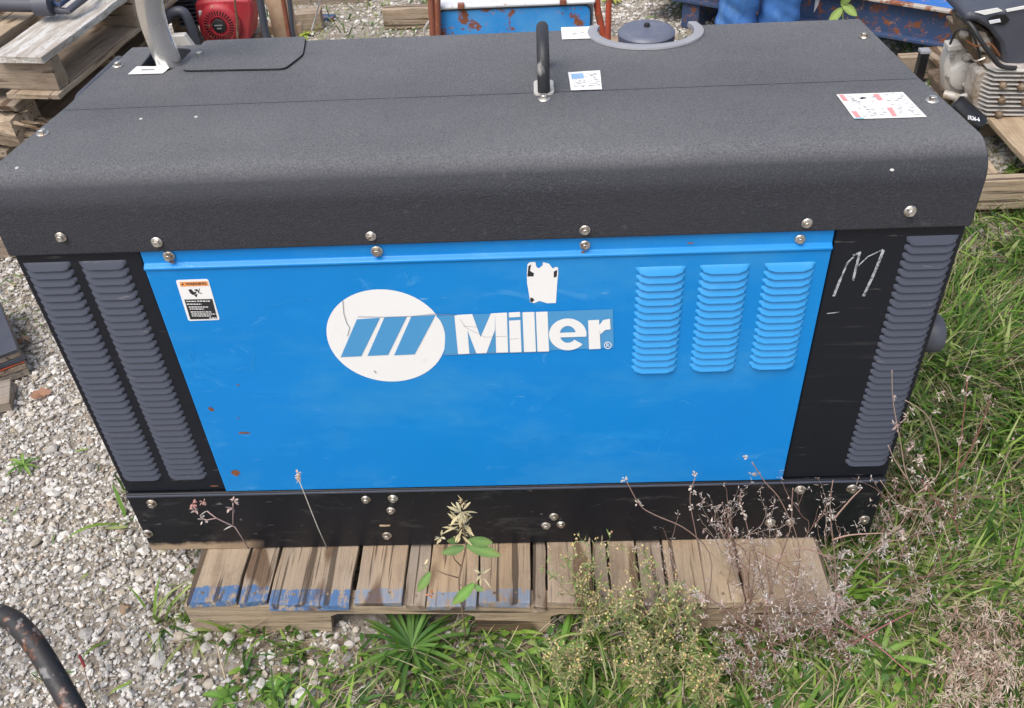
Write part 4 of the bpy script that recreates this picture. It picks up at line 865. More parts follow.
def vnoise(x, y, s, seed=0):
    x = np.asarray(x) * s; y = np.asarray(y) * s; xi = np.floor(x).astype(int); yi = np.floor(y).astype(int); fx = x - xi; fy = y - yi
    h = lambda a, b_: (np.sin(a * 127.1 + b_ * 311.7 + seed * 17.3) * 43758.5453) % 1
    fx = fx * fx * (3 - 2 * fx); fy = fy * fy * (3 - 2 * fy)
    return (h(xi, yi) * (1 - fx) + h(xi + 1, yi) * fx) * (1 - fy) + (h(xi, yi + 1) * (1 - fx) + h(xi + 1, yi + 1) * fx) * fy
def grassiness(x, y):
    n = vnoise(x, y, 3.0, 1) * .6 + vnoise(x, y, 9.0, 2) * .4
    g = np.full_like(x, .012) + .12 * (n > .66)
    right = 1 / (1 + np.exp(-(x - .62 - .1 * (n - .5)) / .05)) * (y > -1)
    cl_ = vnoise(x, y, 4.5, 61); g = np.maximum(g, right * (y < 1.25) * np.clip(.15 + 1.25 * cl_ * (.5 + n), .18, 1))
    g = np.maximum(g, ((y >= 1.25) * (x > .9) * (n > .45) * .45))
    front = 1 / (1 + np.exp((y + .15) / .02)); fx = 1 / (1 + np.exp(-(x + .27 + .15 * (n - .5)) / .05))
    mid = 1 / (1 + np.exp(-(x - .06) / .05)); g = np.maximum(g, front * fx * (.22 + .30 * n + .35 * mid))
    g = np.maximum(g, (y > 1.5) * (x < 1.0) * (n > .46) * .35)
    g = np.maximum(g, (y < -.06) * (x > -.78) * (x <= -.2) * (n > .42) * .24)
    patch = np.exp(-(((x - 1.47) / .13) ** 2 + ((y - 1.2) / .10) ** 2)); return np.clip(g * (1 - .9 * patch), 0, 1)
def in_view(P, margin=140):
    u, v_, dz = to_px(P); return (dz > .1) & (u > -margin) & (u < 1024 + margin) & (v_ > -60) & (v_ < 708 + margin)
def under(x, y): return (np.abs(x) < .60) & (y > -.10) & (y < .78)
def scatter(n, x0, x1, y0, y1):
    x = rng.uniform(x0, x1, n); y = rng.uniform(y0, y1, n); P = np.stack([x, y, np.full(n, GZ)], 1); k_ = in_view(P) & ~under(x, y); return x[k_], y[k_]
GH = np.vectorize(hgt_fn)
def np_mesh(name, verts, faces, nper, colors, mat, smooth=False):
    me = bpy.data.meshes.new(name); nv = len(verts); nf = len(faces)
    me.vertices.add(nv); me.vertices.foreach_set('co', verts.astype(np.float32).ravel())
    me.loops.add(nf * nper); me.loops.foreach_set('vertex_index', faces.astype(np.int32).ravel())
    me.polygons.add(nf); me.polygons.foreach_set('loop_start', (np.arange(nf) * nper).astype(np.int32)); me.polygons.foreach_set('loop_total', np.full(nf, nper, dtype=np.int32))
    me.polygons.foreach_set('use_smooth', np.full(nf, smooth)); me.update(calc_edges=True)
    a = me.color_attributes.new('Col', 'FLOAT_COLOR', 'POINT'); a.data.foreach_set('color', np.concatenate([colors, np.ones((nv, 1))], 1).astype(np.float32).ravel())
    me.materials.append(M[mat]); o = bpy.data.objects.new(name, me); col.objects.link(o); return o
def ico(sub):
    bm = bmesh.new(); bmesh.ops.create_icosphere(bm, subdivisions=sub, radius=1); v = np.array([q.co[:] for q in bm.verts]); f = np.array([[q.index for q in p.verts] for p in bm.faces]); bm.free(); return v, f
def stone_variants(sub, n):
    v0, f = ico(sub); out = []
    for _ in range(n):
        v = v0.copy()
        for _p in range(9):
            nn = rng.normal(size=3); nn /= np.linalg.norm(nn); dd = rng.uniform(.5, .82); s_ = v @ nn; v = v - np.outer(np.maximum(s_ - dd, 0), nn)
        v *= np.array([1, rng.uniform(.6, .95), rng.uniform(.45, .75)]); v += rng.normal(scale=.02, size=v.shape); out.append(v)
    return out, f
def make_stones(x, y, size, zoff, sub, nvar=14, tint=0):
    var, f = stone_variants(sub, nvar); N = len(x); nv = len(var[0]); idx = rng.integers(0, nvar, N); V0 = np.stack(var)[idx]
    a = rng.uniform(0, 2 * np.pi, N); tx = rng.normal(scale=.35, size=N); ca, sa = np.cos(a), np.sin(a)
    ct, st2 = np.cos(tx), np.sin(tx)
    X1 = V0[:, :, 0]; Y1 = V0[:, :, 1] * ct[:, None] - V0[:, :, 2] * st2[:, None]; Z1 = V0[:, :, 1] * st2[:, None] + V0[:, :, 2] * ct[:, None]
    XX = X1 * ca[:, None] - Y1 * sa[:, None]; YY = X1 * sa[:, None] + Y1 * ca[:, None]
    s_ = size[:, None]; V1 = np.stack([XX * s_ + x[:, None], YY * s_ + y[:, None], Z1 * s_ + (GH(x, y) + zoff)[:, None]], 2).reshape(-1, 3)
    Fc = (f[None] + (np.arange(N) * nv)[:, None, None]).reshape(-1, 3)
    pal_ = np.array([[.60, .575, .535], [.50, .475, .44], [.42, .40, .375], [.68, .66, .63], [.42, .37, .30], [.30, .29, .28], [.52, .47, .40], [.36, .29, .23]])
    pw = np.array([.24, .2, .13, .13, .1, .07, .08, .05]); c_ = pal_[rng.choice(len(pal_), N, p=pw)] * rng.uniform(.8, 1.12, (N, 1))
    C_ = np.repeat(c_, nv, 0); return V1, Fc, C_
parts = []
# fine and medium stones on the left and front
x, y = scatter(170000, -2.2, 1.9, -.5, 1.9); g = grassiness(x, y); dm = vnoise(x, y, 5.0, 31) * .6 + vnoise(x, y, 14.0, 32) * .4; keep = rng.random(len(x)) < np.where(g > .3, .16, 1.0) * np.where(y > 1.2, .5, 1) * np.where((x > -.62) & (y < -.1), .45, 1) * np.clip(1.5 - 1.6 * (dm - .35), .25, 1); x, y = x[keep], y[keep]
print('stones', len(x)); size = rng.lognormal(np.log(.0052), .42, len(x)).clip(.0022, .017)
parts.append(make_stones(x, y, size, rng.uniform(-.001, .006, len(x)), 1))
x, y = scatter(3200, -2.2, 1.0, -.5, 1.6); g = grassiness(x, y); keep = rng.random(len(x)) < np.where(g > .3, .15, 1); x, y = x[keep], y[keep]
parts.append(make_stones(x, y, rng.lognormal(np.log(.0105), .3, len(x)).clip(.007, .021), rng.uniform(.002, .006, len(x)), 2))
hx = []; 
for px, py, s_ in [(157, 641, .018), (182, 640, .021), (206, 650, .017), (228, 610, .012), (192, 634, .017), (356, 640, .012), (150, 585, .012), (138, 592, .014), (214, 664, .014), (199, 690, .013), (245, 683, .012), (84, 605, .012), (160, 660, .02), (230, 640, .016)]: p = G(px, py); hx.append((p.x, p.y, s_))
hx = np.array(hx); parts.append(make_stones(hx[:, 0], hx[:, 1], hx[:, 2] * 1.0, np.full(len(hx), .006), 2))
x, y = scatter(80000, -3.0, 3.2, 1.5, 4.6); g = grassiness(x, y); keep = rng.random(len(x)) < np.where(g > .15, .4, .9); x, y = x[keep], y[keep]
parts.append(make_stones(x, y, rng.lognormal(np.log(.0085), .42, len(x)).clip(.004, .03), rng.uniform(-.002, .006, len(x)), 1))
off = 0; Vv, Ff, Cc = [], [], []
for v, f, c_ in parts: Vv.append(v); Ff.append(f + off); Cc.append(c_); off += len(v)
o = np_mesh('gravel', np.concatenate(Vv), np.concatenate(Ff), 3, np.concatenate(Cc), 'stones'); tag(o, kind='stuff', label='pale crushed limestone gravel spread over the yard', cat='gravel')

def blades(x, y, z, length, width, az, lean, curl, colr, seg=5, fold=.0):
    """each blade a curved strip; lean = start angle from vertical, curl = extra bend"""
    N = len(x); t = np.linspace(0, 1, seg + 1); ang = lean[:, None] + curl[:, None] * t[None]
    ds = length[:, None] / seg; hx_ = np.concatenate([np.zeros((N, 1)), np.cumsum(np.sin(ang[:, :-1]) * ds, 1)], 1); hz_ = np.concatenate([np.zeros((N, 1)), np.cumsum(np.cos(ang[:, :-1]) * ds, 1)], 1)
    twist = rng.normal(scale=.25, size=N)[:, None] * t[None]
    a = (az[:, None] if len(x) < 60 else (vnoise(x, y, 2.6, 41) * 9.0 + rng.normal(scale=1.1, size=N))[:, None]) + twist * .5; cxs = x[:, None] + hx_ * np.cos(a); cys = y[:, None] + hx_ * np.sin(a); czs = np.maximum(z[:, None] + hz_, GZ + .002 + rng.random((N, 1)) * .006)
    prof_ = np.interp(t, [0, .15, .5, .8, 1], [.55, .9, 1, .6, .04]); wv = width[:, None] * prof_[None] / 2
    sx = -np.sin(a) * wv; sy = np.cos(a) * wv
    Lf = np.stack([cxs + sx, cys + sy, czs], 2); Rt = np.stack([cxs - sx, cys - sy, czs + wv * rng.normal(scale=.5, size=(N, 1))], 2)
    V1 = np.stack([Lf, Rt], 2).reshape(N, -1, 3); nv = V1.shape[1]
    f = np.array([[2 * i, 2 * i + 1, 2 * i + 3, 2 * i + 2] for i in range(seg)]); Fc = (f[None] + (np.arange(N) * nv)[:, None, None]).reshape(-1, 4)
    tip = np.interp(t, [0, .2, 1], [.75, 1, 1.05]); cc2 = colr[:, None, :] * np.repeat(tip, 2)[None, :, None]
    return V1.reshape(-1, 3), Fc, cc2.reshape(-1, 3)
GREENS = np.array([[.07, .145, .022], [.10, .20, .028], [.15, .26, .04], [.22, .33, .06], [.04, .085, .016], [.30, .36, .13], [.05, .125, .025]]) * 1.15
DRYS = np.array([[.50, .42, .26], [.38, .31, .19], [.60, .53, .38], [.26, .19, .12], [.42, .32, .25]])
def pick(P, n, w_=None): return P[rng.choice(len(P), n, p=w_)] * rng.uniform(.75, 1.15, (n, 1))
BP = []
def add_blades(n, area, thr_pow, lmin, lmax, wmin, wmax, palette, leanm=.6, curlm=1.0, gmul=1.0, w_=None, patch=0):
    x, y = scatter(n, *area); g = grassiness(x, y) * gmul
    if patch: g = g * np.clip((vnoise(x, y, 3.3, patch) - .5) * 6 + 1.0 * np.exp(-(((x - 1.15) / .25) ** 2 + ((y - .75) / .2) ** 2)), 0, 1)
    k_ = rng.random(len(x)) < g ** thr_pow
    x, y = x[k_], y[k_]
    N = len(x); cl = vnoise(x, y, 22, 5)
    hmap = np.interp(x, [-.5, .55, .8, 2], [.75, .75, 1, 1.1]) * np.where(y < -.1, .8, 1.0)
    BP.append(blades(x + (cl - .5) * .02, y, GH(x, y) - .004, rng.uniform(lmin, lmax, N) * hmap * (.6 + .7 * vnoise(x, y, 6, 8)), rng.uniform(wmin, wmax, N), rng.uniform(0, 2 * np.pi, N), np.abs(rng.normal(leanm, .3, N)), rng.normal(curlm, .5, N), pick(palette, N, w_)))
    return N
areaR = (-.9, 2.6, -.5, 1.9)
nb = add_blades(80000, areaR, 1.0, .05, .18, .0025, .0075, GREENS) + add_blades(26000, areaR, 1.1, .06, .15, .007, .012, GREENS, .8, .9)
nb += add_blades(62000, areaR, 1.0, .05, .22, .0009, .0024, DRYS, .85, .9)
nb += add_blades(40000, areaR, .9, .02, .07, .001, .004, DRYS * .6, 1.35, .1)
nb += add_blades(26000, (-2.6, 3.2, 1.7, 4.4), 1.0, .04, .14, .003, .008, GREENS, .7, .8)
nb += add_blades(16000, (-2.2, -.3, -.5, 1.6), 1.0, .02, .07, .002, .006, GREENS, .9, .7, 1.0)
nb += add_blades(22000, (-2.2, -.2, -.5, 1.6), .5, .01, .05, .001, .003, DRYS * .7, 1.45, .05)
nb += add_blades(60000, areaR, 1.0, .04, .16, .001, .003, DRYS, 1.0, .8, patch=77)
nb += add_blades(18000, areaR, 1.0, .03, .075, .012, .022, GREENS[:5], 1.0, .6)
nb += add_blades(60000, areaR, .7, .015, .05, .0012, .0045, np.array([[.16, .11, .07], [.22, .155, .10], [.10, .07, .045], [.30, .22, .15]]), 1.45, .05)
print('blades', nb)
# small rounded leaves
x, y = scatter(26000, *areaR); g = grassiness(x, y); cl = vnoise(x, y, 7, 12); k_ = (rng.random(len(x)) < g) & (cl > .5); x, y = x[k_], y[k_]; N = len(x)
v, f, c_ = blades(x, y, GH(x, y) + rng.uniform(.01, .04, N), rng.uniform(.010, .026, N), rng.uniform(.007, .014, N), rng.uniform(0, 6.28, N), rng.uniform(.9, 1.7, N), rng.uniform(0, .4, N), pick(GREENS, N)); BP.append((v, f, c_))
off = 0; Vv, Ff, Cc = [], [], []
for v, f, c_ in BP: Vv.append(v); Ff.append(f + off); Cc.append(c_); off += len(v)
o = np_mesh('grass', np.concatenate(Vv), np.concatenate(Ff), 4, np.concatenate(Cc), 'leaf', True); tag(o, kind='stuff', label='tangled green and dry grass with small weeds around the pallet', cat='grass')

# ------------------------------------------------------------------ single plants
def jit(c, s=.15): k_ = random.uniform(1 - s, 1 + s); return tuple(a * k_ for a in c)
def leaf(mb, base, dr_, length, width, colr, droop=.5, seg=5, up=Vector((0, 0, 1)), cup=.2):
    d = Vector(dr_).normalized(); p = Vector(base); side = d.cross(up); side = side.normalized() if side.length > .01 else Vector((1, 0, 0)); mb.cur = colr; vs = []
    for i in range(seg + 1):
        t = i / seg; wv = width / 2 * (math.sin(math.pi * min(1, t * .92 + .06)) ** .75); n_ = side.cross(d).normalized()
        vs += [p + side * wv + n_ * wv * cup, p, p - side * wv + n_ * wv * cup]; d = (d - up * droop / seg).normalized(); p = p + d * length / seg
    mb.add(vs, [q for i in range(seg) for q in ((3 * i, 3 * i + 1, 3 * i + 4, 3 * i + 3), (3 * i + 1, 3 * i + 2, 3 * i + 5, 3 * i + 4))])
    if width > .008:
        o_ = len(mb.c) - len(vs)
        for i in range(seg + 1):
            for q in range(3):
                c_ = mb.c[o_ + 3 * i + q]; f_ = 1.28 if q == 1 else random.uniform(.75, 1.0); t_ = max(0, i / seg - .55) * random.uniform(0, 1.6) * (1 if q != 1 else .3)
                mb.c[o_ + 3 * i + q] = tuple(a * f_ * (1 - t_) + b__ * t_ for a, b__ in zip(c_, (.34, .22, .08)))
def wob(p, s): return Vector(p) + Vector((random.uniform(-s, s), random.uniform(-s, s), random.uniform(-s, s)))
def fluff(mb, p, r, n, colr, L_=1.0, w_=.0016):
    mb.mark()
    for _ in range(n):
        d = Vector((random.gauss(0, 1), random.gauss(0, 1), random.gauss(0, 1))).normalized(); leaf(mb, Vector(p) + d * r * random.uniform(0, .6), d, r * L_ * random.uniform(.6, 1.3), w_ * random.uniform(.7, 1.6), jit(colr, .25), random.uniform(-.6, .9), 3)
def bud(mb, p, r, colr, d=(0, 0, 1)):
    mb.cur = jit(colr, .2); d = Vector(d).normalized(); a = d.orthogonal().normalized(); b_ = d.cross(a); p = Vector(p); vs = [p - d * r] + [p + (a * math.cos(k_ * 1.2566) + b_ * math.sin(k_ * 1.2566)) * r * .8 for k_ in range(5)] + [p + d * r * 1.4]
    mb.add(vs, [(0, 1 + (k_ + 1) % 5, 1 + k_) for k_ in range(5)] + [(6, 1 + k_, 1 + (k_ + 1) % 5) for k_ in range(5)])
def plant(name, label, cat, base, fn, group=None):
    t = thing(name, label, cat, base, group); sm, lm, fm_ = MB(), MB(), MB(); fn(sm, lm, fm_)
    if sm.v: sm.build('stem', 'dry', t, colors=True, smooth=True)
    if lm.v: lm.build_each('leaf', 'leaf', t, colors=True, smooth=True, limit=100)
    if fm_.v: fm_.build_each('flower_head', 'dry', t, colors=True, limit=100)
    return t
# plants whose every point came out of MB keep their colours only if recalc leaves the vertex order alone (it does)
STEM_R = (.20, .09, .07); PALE = (.44, .38, .33); PINK = (.38, .28, .25); GREY = (.38, .35, .33)
def grow(sm, p, d, length, r, depth, colr, tips, bend=.25, seg=5, branch=.55, spread=.6, upw=.15):
    pts = [Vector(p)]; d = Vector(d).normalized()
    for i in range(seg):
        d = (d + Vector((random.gauss(0, bend), random.gauss(0, bend), random.gauss(0, bend) + upw)) * .35).normalized(); pts.append(pts[-1] + d * length / seg)
        if depth > 0 and i > 0 and random.random() < branch:
            dd = (d + Vector((random.gauss(0, spread), random.gauss(0, spread), random.gauss(0, spread * .5)))).normalized()
            grow(sm, pts[-1], dd, length * random.uniform(.4, .65), r * .6, depth - 1, colr, tips, bend, seg, branch, spread, upw)
    sm.cur = jit(colr, .15); sm.tube(pts, [r * (1 - .6 * i / seg) for i in range(seg + 1)], 4, False); tips.append((pts[-1], d)); 
    if depth == 0: tips.append((pts[-2], d))
# plantain like rosette
def rosette(px, py, n, lmax, wd, cols=((.09, .20, .035), (.13, .26, .05), (.07, .16, .03))):
    b_ = G(px, py)
    def fn(sm, lm, fm_):
        for i in range(n):
            a = 2 * math.pi * i / n + random.uniform(-.2, .2); el = random.uniform(.12, .9); leaf(lm, b_ + Vector((0, 0, .008)), (math.cos(a), math.sin(a), el), lmax * random.uniform(.55, 1), wd * random.uniform(.7, 1.1), jit(random.choice(cols)), random.uniform(.7, 1.3), 8, cup=.35)
    return b_, fn
b_, fn = rosette(412, 650, 44, .165, .0115, ((.07, .15, .03), (.10, .20, .04), (.05, .12, .025))); plant('rosette_weed', 'dark green narrow leaved rosette in front of the pallet middle', 'weed', b_, fn)
for (px, py, n, l_, w_, lab) in [(25, 467, 9, .05, .008, 'small star shaped green weed in the gravel left of the generator'), (275, 690, 9, .06, .016, 'young green weed with broad leaves at the bottom edge, on gravel'), (225, 700, 8, .05, .014, 'small broad leaved weed right of the bent bar at the bottom'),
                                 (560, 655, 18, .10, .012, 'rosette of arching blades below the yellow flowered weed'), (530, 700, 22, .12, .014, 'grassy rosette at the bottom edge, left of the yellow flowered weed'), (880, 660, 26, .12, .013, 'bright green rosette beside the tall grey dead stalk'), (985, 540, 14, .07, .016, 'leafy green weed near the right picture edge')]:
    b_, fn = rosette(px, py, n, l_, w_, ((.14, .28, .05), (.19, .32, .07), (.10, .20, .04))); plant('rosette_weed', lab, 'weed', b_, fn)
# broad leaved weed with a withered flower head
def fn(sm, lm, fm_):
    Y0 = -.20; P = lambda a, b2: F(a, b2, Y0); c_ = (.22, .15, .10); sm.cur = c_
    base_ = G(466, 640); sm.tube(smooth_path([base_, P(463, 615), P(459, 585), P(462, 565), P(466, 545), P(464, 530), P(461, 520)], 3), .0017, 5)
    for pts in [[(459, 578), (445, 574), (432, 568)], [(461, 566), (455, 560), (452, 553)], [(459, 584), (466, 588), (476, 583)]]: sm.tube([P(*q) for q in pts], .0011, 4)
    def lf(a, b2, w_, colr, dy=0):
        A_, B_ = P(*a), F(b2[0], b2[1], Y0 - .015 + dy); leaf(lm, A_, B_ - A_, (B_ - A_).length * 1.05, w_, colr, .15, 6, up=Vector((.1, -.75, .6)), cup=.25)
    g1, g2 = (.20, .33, .10), (.16, .27, .09)
    lf((464, 547), (443, 553), .017, g2); lf((466, 545), (500, 556), .020, g1, .01); lf((468, 540), (492, 543), .018, g1, .02); lf((430, 572), (418, 592), .017, g1); lf((474, 583), (453, 605), .020, (.19, .36, .09)); lf((474, 586), (483, 590), .012, g2); lf((459, 540), (448, 541), .012, g2)
    for c0, n_, r_ in [((461, 512), 22, .016), ((463, 525), 20, .020), ((459, 532), 12, .017), ((441, 537), 7, .010), ((481, 575), 14, .014), ((424, 566), 5, .008), ((430, 594), 5, .006)]: fluff(fm_, P(*c0), r_, n_, random.choice([(.46, .40, .24), (.42, .36, .20)]) if c0 != (430, 594) else (.5, .2, .08), 1.2, .004)
    for q in range(4): fluff(fm_, P(461 + q, 505 - q), .008, 5, (.45, .36, .2), 1.3, .001)
plant('broad_leaf_weed', 'broad leaved weed with a withered pale flower head, in front of the pallet middle', 'weed', G(466, 640), fn)
# yellow flowered bushy weeds
def bushy(base, heights, nst, colr, leafc, budc, bend=.25, lean=(0, 0), spread=.02, leafs=2.2):
    def fn(sm, lm, fm_):
        for i in range(nst):
            tips = []; p = Vector(base) + Vector((random.uniform(-spread, spread), random.uniform(-spread, spread), 0)); s0 = len(sm.v)
            grow(sm, p, (lean[0] + random.gauss(0, .22), lean[1] + random.gauss(0, .18), 1), random.uniform(*heights), .0013, 2, colr, tips, bend, 6, .75, .45, .35)
            idx = range(s0, len(sm.v), 4)
            for j in idx:
                if random.random() < .46: q = Vector(sm.v[j]); leaf(lm, q, (random.gauss(0, 1), random.gauss(0, 1), random.uniform(0, .8)), random.uniform(.008, .022), random.uniform(.0015, .0035), jit(random.choice(leafc), .2), random.uniform(-.2, .8), 3)
            for q, d in tips:
                for _ in range(random.choice((1, 1, 2))): bud(fm_, wob(q, .004), random.uniform(.0015, .0030), random.choice(budc), d)
    return fn
YB = [(.55, .46, .16), (.50, .36, .20), (.60, .52, .28), (.42, .26, .16)]; YL = [(.17, .25, .07), (.26, .33, .11), (.33, .33, .16), (.36, .30, .18)]
for (px, py, h_, n_, lean, lab) in [(590, 640, (.10, .20), 8, (.05, .02), 'yellow flowered bushy weed covering the pallet edge, tallest one'), (632, 655, (.10, .19), 7, (.05, .0), 'yellow flowered bushy weed right of the tallest one'), (572, 690, (.05, .13), 8, (-.1, 0), 'low yellow flowered weed at the bottom, left of its neighbours'),
                                   (640, 700, (.06, .14), 10, (.1, 0), 'dense yellow green weed at the bottom edge'), (700, 705, (.05, .11), 8, (0, 0), 'low yellow green weed at the bottom, below the dry twiggy weeds'), (665, 650, (.06, .16), 4, (.1, .0), 'thin yellow flowered weed next to the pale pallet boards')]:
    b_ = G(px, py); plant('flowering_weed', lab, 'weed', b_, bushy(b_, h_, n_, (.24, .27, .12), YL, YB, lean=lean), 'yellow flowered weeds')
# dry twiggy weeds
def twiggy(base, heights, nst, lean, colr=STEM_R, flc=(PALE, GREY, PINK), bend=.45, fl=3, dep=2):
    def fn(sm, lm, fm_):
        for i in range(nst):
            tips = []; p = Vector(base) + Vector((random.uniform(-.03, .03), random.uniform(-.02, .02), 0)); s0 = len(sm.v)
            grow(sm, p, (lean[0] + random.gauss(0, .35), lean[1] + random.gauss(0, .2), 1), random.uniform(*heights), .0013, dep, random.choice([colr, (.28, .18, .14), (.33, .26, .21)]), tips, bend, 7, .7, .6, .2)
            for q, d in tips:
                if random.random() < .75: fluff(fm_, q, random.uniform(.004, .009), fl, random.choice(flc), 1.1, .0013)
            for j in range(s0, len(sm.v), 4):
                if random.random() < .09: fluff(fm_, sm.v[j], .005, 2, random.choice(flc), 1.2, .0014)
    return fn
for (px, py, h_, n_, lean, lab) in [(705, 640, (.14, .24), 4, (-.1, .1), 'dry red stemmed twiggy weed at the left of the pale boards'), (745, 655, (.14, .27), 5, (0, .1), 'dry twiggy weed in front of the pale boards, second from left'), (785, 655, (.14, .26), 7, (.05, .1), 'dense dry twiggy weed in front of the pale boards'), (820, 660, (.12, .24), 6, (.1, .05), 'dry twiggy weed by the right end of the pallet'),
                                   (880, 590, (.12, .22), 5, (.1, -.05), 'dry twiggy weed beside the right corner of the base rail'), (925, 540, (.14, .26), 5, (-.1, -.1), 'dry twiggy weed in the grass by the right end panel'), (760, 700, (.08, .16), 5, (0, 0), 'low grey dry weed at the bottom edge below the pale boards')]:
    b_ = G(px, py); plant('dry_weed', lab, 'dry weed', b_, twiggy(b_, h_, n_, lean), 'dry twiggy weeds')
# tall stalks drawn by hand
def stalks(curves, Y0, flufs, colr=STEM_R, r=.0018, fcol=(PALE, GREY, PINK), base=None):
    def fn(sm, lm, fm_):
        for pts in curves:
            sm.cur = jit(colr, .15); P = smooth_path([Vector(q) if len(q) == 3 and isinstance(q, Vector) else F(q[0], q[1], q[2] if len(q) > 2 else Y0) for q in pts], 4); sm.tube(P, [r * (1 - .55 * i / len(P)) for i in range(len(P))], 5)
        for (px, py, rr_, n_) in flufs:
            for q in range(max(1, n_ // 6)): fluff(fm_, wob(F(px, py, Y0), rr_ * .6), rr_ * .6, 6, random.choice(fcol), 1.2, .002)
    return fn
b_ = G(845, 720); plant('dead_stalk', 'tall grey dead stalk with curled fluffy heads right of the pallet', 'dead stalk', b_, stalks([[b_, (838, 655), (836, 610), (835, 560), (830, 510), (833, 480)], [(836, 600), (850, 575), (880, 545), (900, 540)], [(836, 590), (825, 560), (815, 548), (790, 555)], [(835, 610), (815, 600), (790, 590)], [(834, 560), (800, 548), (770, 565)], [(832, 540), (850, 535), (885, 533)], [(833, 520), (850, 500), (862, 488)]], -.20,
    [(836, 600, .020, 110), (832, 612, .018, 90), (842, 585, .014, 60), (826, 628, .014, 40), (845, 570, .01, 30), (830, 515, .010, 22), (831, 498, .009, 14), (838, 640, .012, 26), (829, 655, .014, 26), (846, 555, .010, 18), (885, 545, .012, 22), (900, 532, .010, 18), (905, 558, .010, 20), (890, 560, .010, 14), (840, 690, .016, 40), (862, 488, .005, 6), (790, 552, .006, 8)], (.30, .20, .16), .0017))
b_ = G(785, 735); plant('dead_stalk', 'pale fluffy dead stalk in front of the dry weeds', 'dead stalk', b_, stalks([[b_, (775, 660), (765, 620), (770, 590), (765, 560)], [(768, 640), (740, 620), (712, 600), (700, 590)], [(772, 680), (745, 650), (722, 640)], [(770, 650), (800, 660), (820, 670)]], -.24,
    [(770, 600, .012, 30), (775, 630, .016, 36), (778, 655, .018, 44), (750, 640, .012, 18), (700, 595, .012, 24), (722, 605, .010, 16), (785, 680, .018, 40), (805, 665, .014, 26), (745, 665, .012, 20), (815, 680, .014, 26), (765, 700, .016, 26), (705, 618, .008, 12)], (.26, .16, .13), .002))
b_ = G(968, 600); plant('dead_stalk', 'red brown dead stalk rising through the grass near the right edge', 'dead stalk', b_, stalks([[b_, (985, 590, .02), (965, 545, .0), (955, 520, .0), (958, 470, .0), (968, 375, .02)], [(958, 470, .0), (975, 440, .0), (990, 400, .0)], [(955, 520, 0), (935, 500, 0), (922, 480, 0)]], 0.0,
    [(957, 515, .008, 14), (962, 440, .010, 14), (966, 395, .010, 18), (960, 480, .008, 10), (985, 398, .010, 14), (978, 440, .008, 10), (968, 375, .010, 12)], (.22, .10, .08), .002))
b_ = G(945, 590); plant('dead_stalk', 'leaning dead stalk with pinkish heads against the right louvers', 'dead stalk', b_, stalks([[b_, (940, 560), (925, 510), (908, 480), (900, 440), (893, 400), (892, 370)], [(908, 480), (895, 460), (888, 445)], [(925, 510), (900, 505), (880, 480)], [(915, 495), (940, 470), (930, 420), (905, 400)]], -.05,
    [(893, 398, .006, 8), (900, 425, .012, 24), (910, 445, .010, 18), (908, 415, .010, 16), (922, 460, .012, 24), (930, 480, .014, 24), (895, 458, .008, 10), (893, 478, .008, 10), (912, 470, .010, 14), (935, 410, .008, 12), (940, 395, .008, 12), (945, 505, .01, 16)], (.36, .26, .20), .0015, (PINK, PALE)))
b_ = G(870, 560); plant('dead_stalk', 'small dead stalk with pale heads at the right corner of the base rail', 'dead stalk', b_, stalks([[b_, (850, 560), (825, 555)], [b_, (875, 545), (900, 525), (912, 500)], [(905, 560), (890, 520), (880, 505)]], -.10, [(905, 510, .010, 18), (898, 530, .012, 20), (885, 548, .012, 18), (915, 552, .008, 12), (830, 555, .008, 8)], (.36, .26, .22), .0014))
b_ = G(930, 620); plant('dead_stalk', 'purple red stem lying across the grass below the generator corner', 'dead stalk', b_, stalks([[G(845, 648, GZ + .03), G(880, 628, GZ + .05), G(915, 610, GZ + .06)], [G(838, 620, GZ + .05), G(870, 640, GZ + .05), G(900, 665, GZ + .03), G(915, 678, GZ + .02)]], -.1, [], (.30, .13, .13), .0024))
# thin twigs with little white buds in front of the base rail
for (curve, fl_, lab) in [([(712, 565), (690, 532), (655, 515), (640, 505), (626, 480)], [(625, 479), (640, 505), (638, 503)], 'thin leaning twig with pale buds before the blue panel'), ([(706, 600), (697, 540), (690, 500), (695, 478)], [(695, 474), (692, 487), (693, 492), (692, 507)], 'thin upright twig left of the one reaching the blue panel'),
                          ([(800, 560), (783, 505), (765, 482), (752, 462)], [(747, 458), (757, 475), (752, 475)], 'thin twig reaching highest over the blue panel'), ([(755, 570), (748, 530), (740, 500), (742, 490)], [(739, 505), (742, 512), (737, 530), (745, 518), (750, 540)], 'thin twig with white buds before the base rail'), ([(775, 575), (790, 530), (792, 500), (793, 488)], [(790, 508), (786, 515), (779, 532)], 'short dry twig before the base rail bolts')]:
    b_ = Vector(F(curve[0][0], curve[0][1], -.17)); b_.z = GZ; P = [b_] + [F(a, c2, -.15) for a, c2 in curve]
    plant('twig', lab, 'twig', b_, lambda sm, lm, fm_, P=P, fl_=fl_: (setattr(sm, 'cur', (.26, .17, .14)), sm.tube(smooth_path(P, 4), .0011, 4), [fluff(fm_, F(a, c2, -.15), .005, 7, PALE, 1.0, .003) for a, c2 in fl_]))
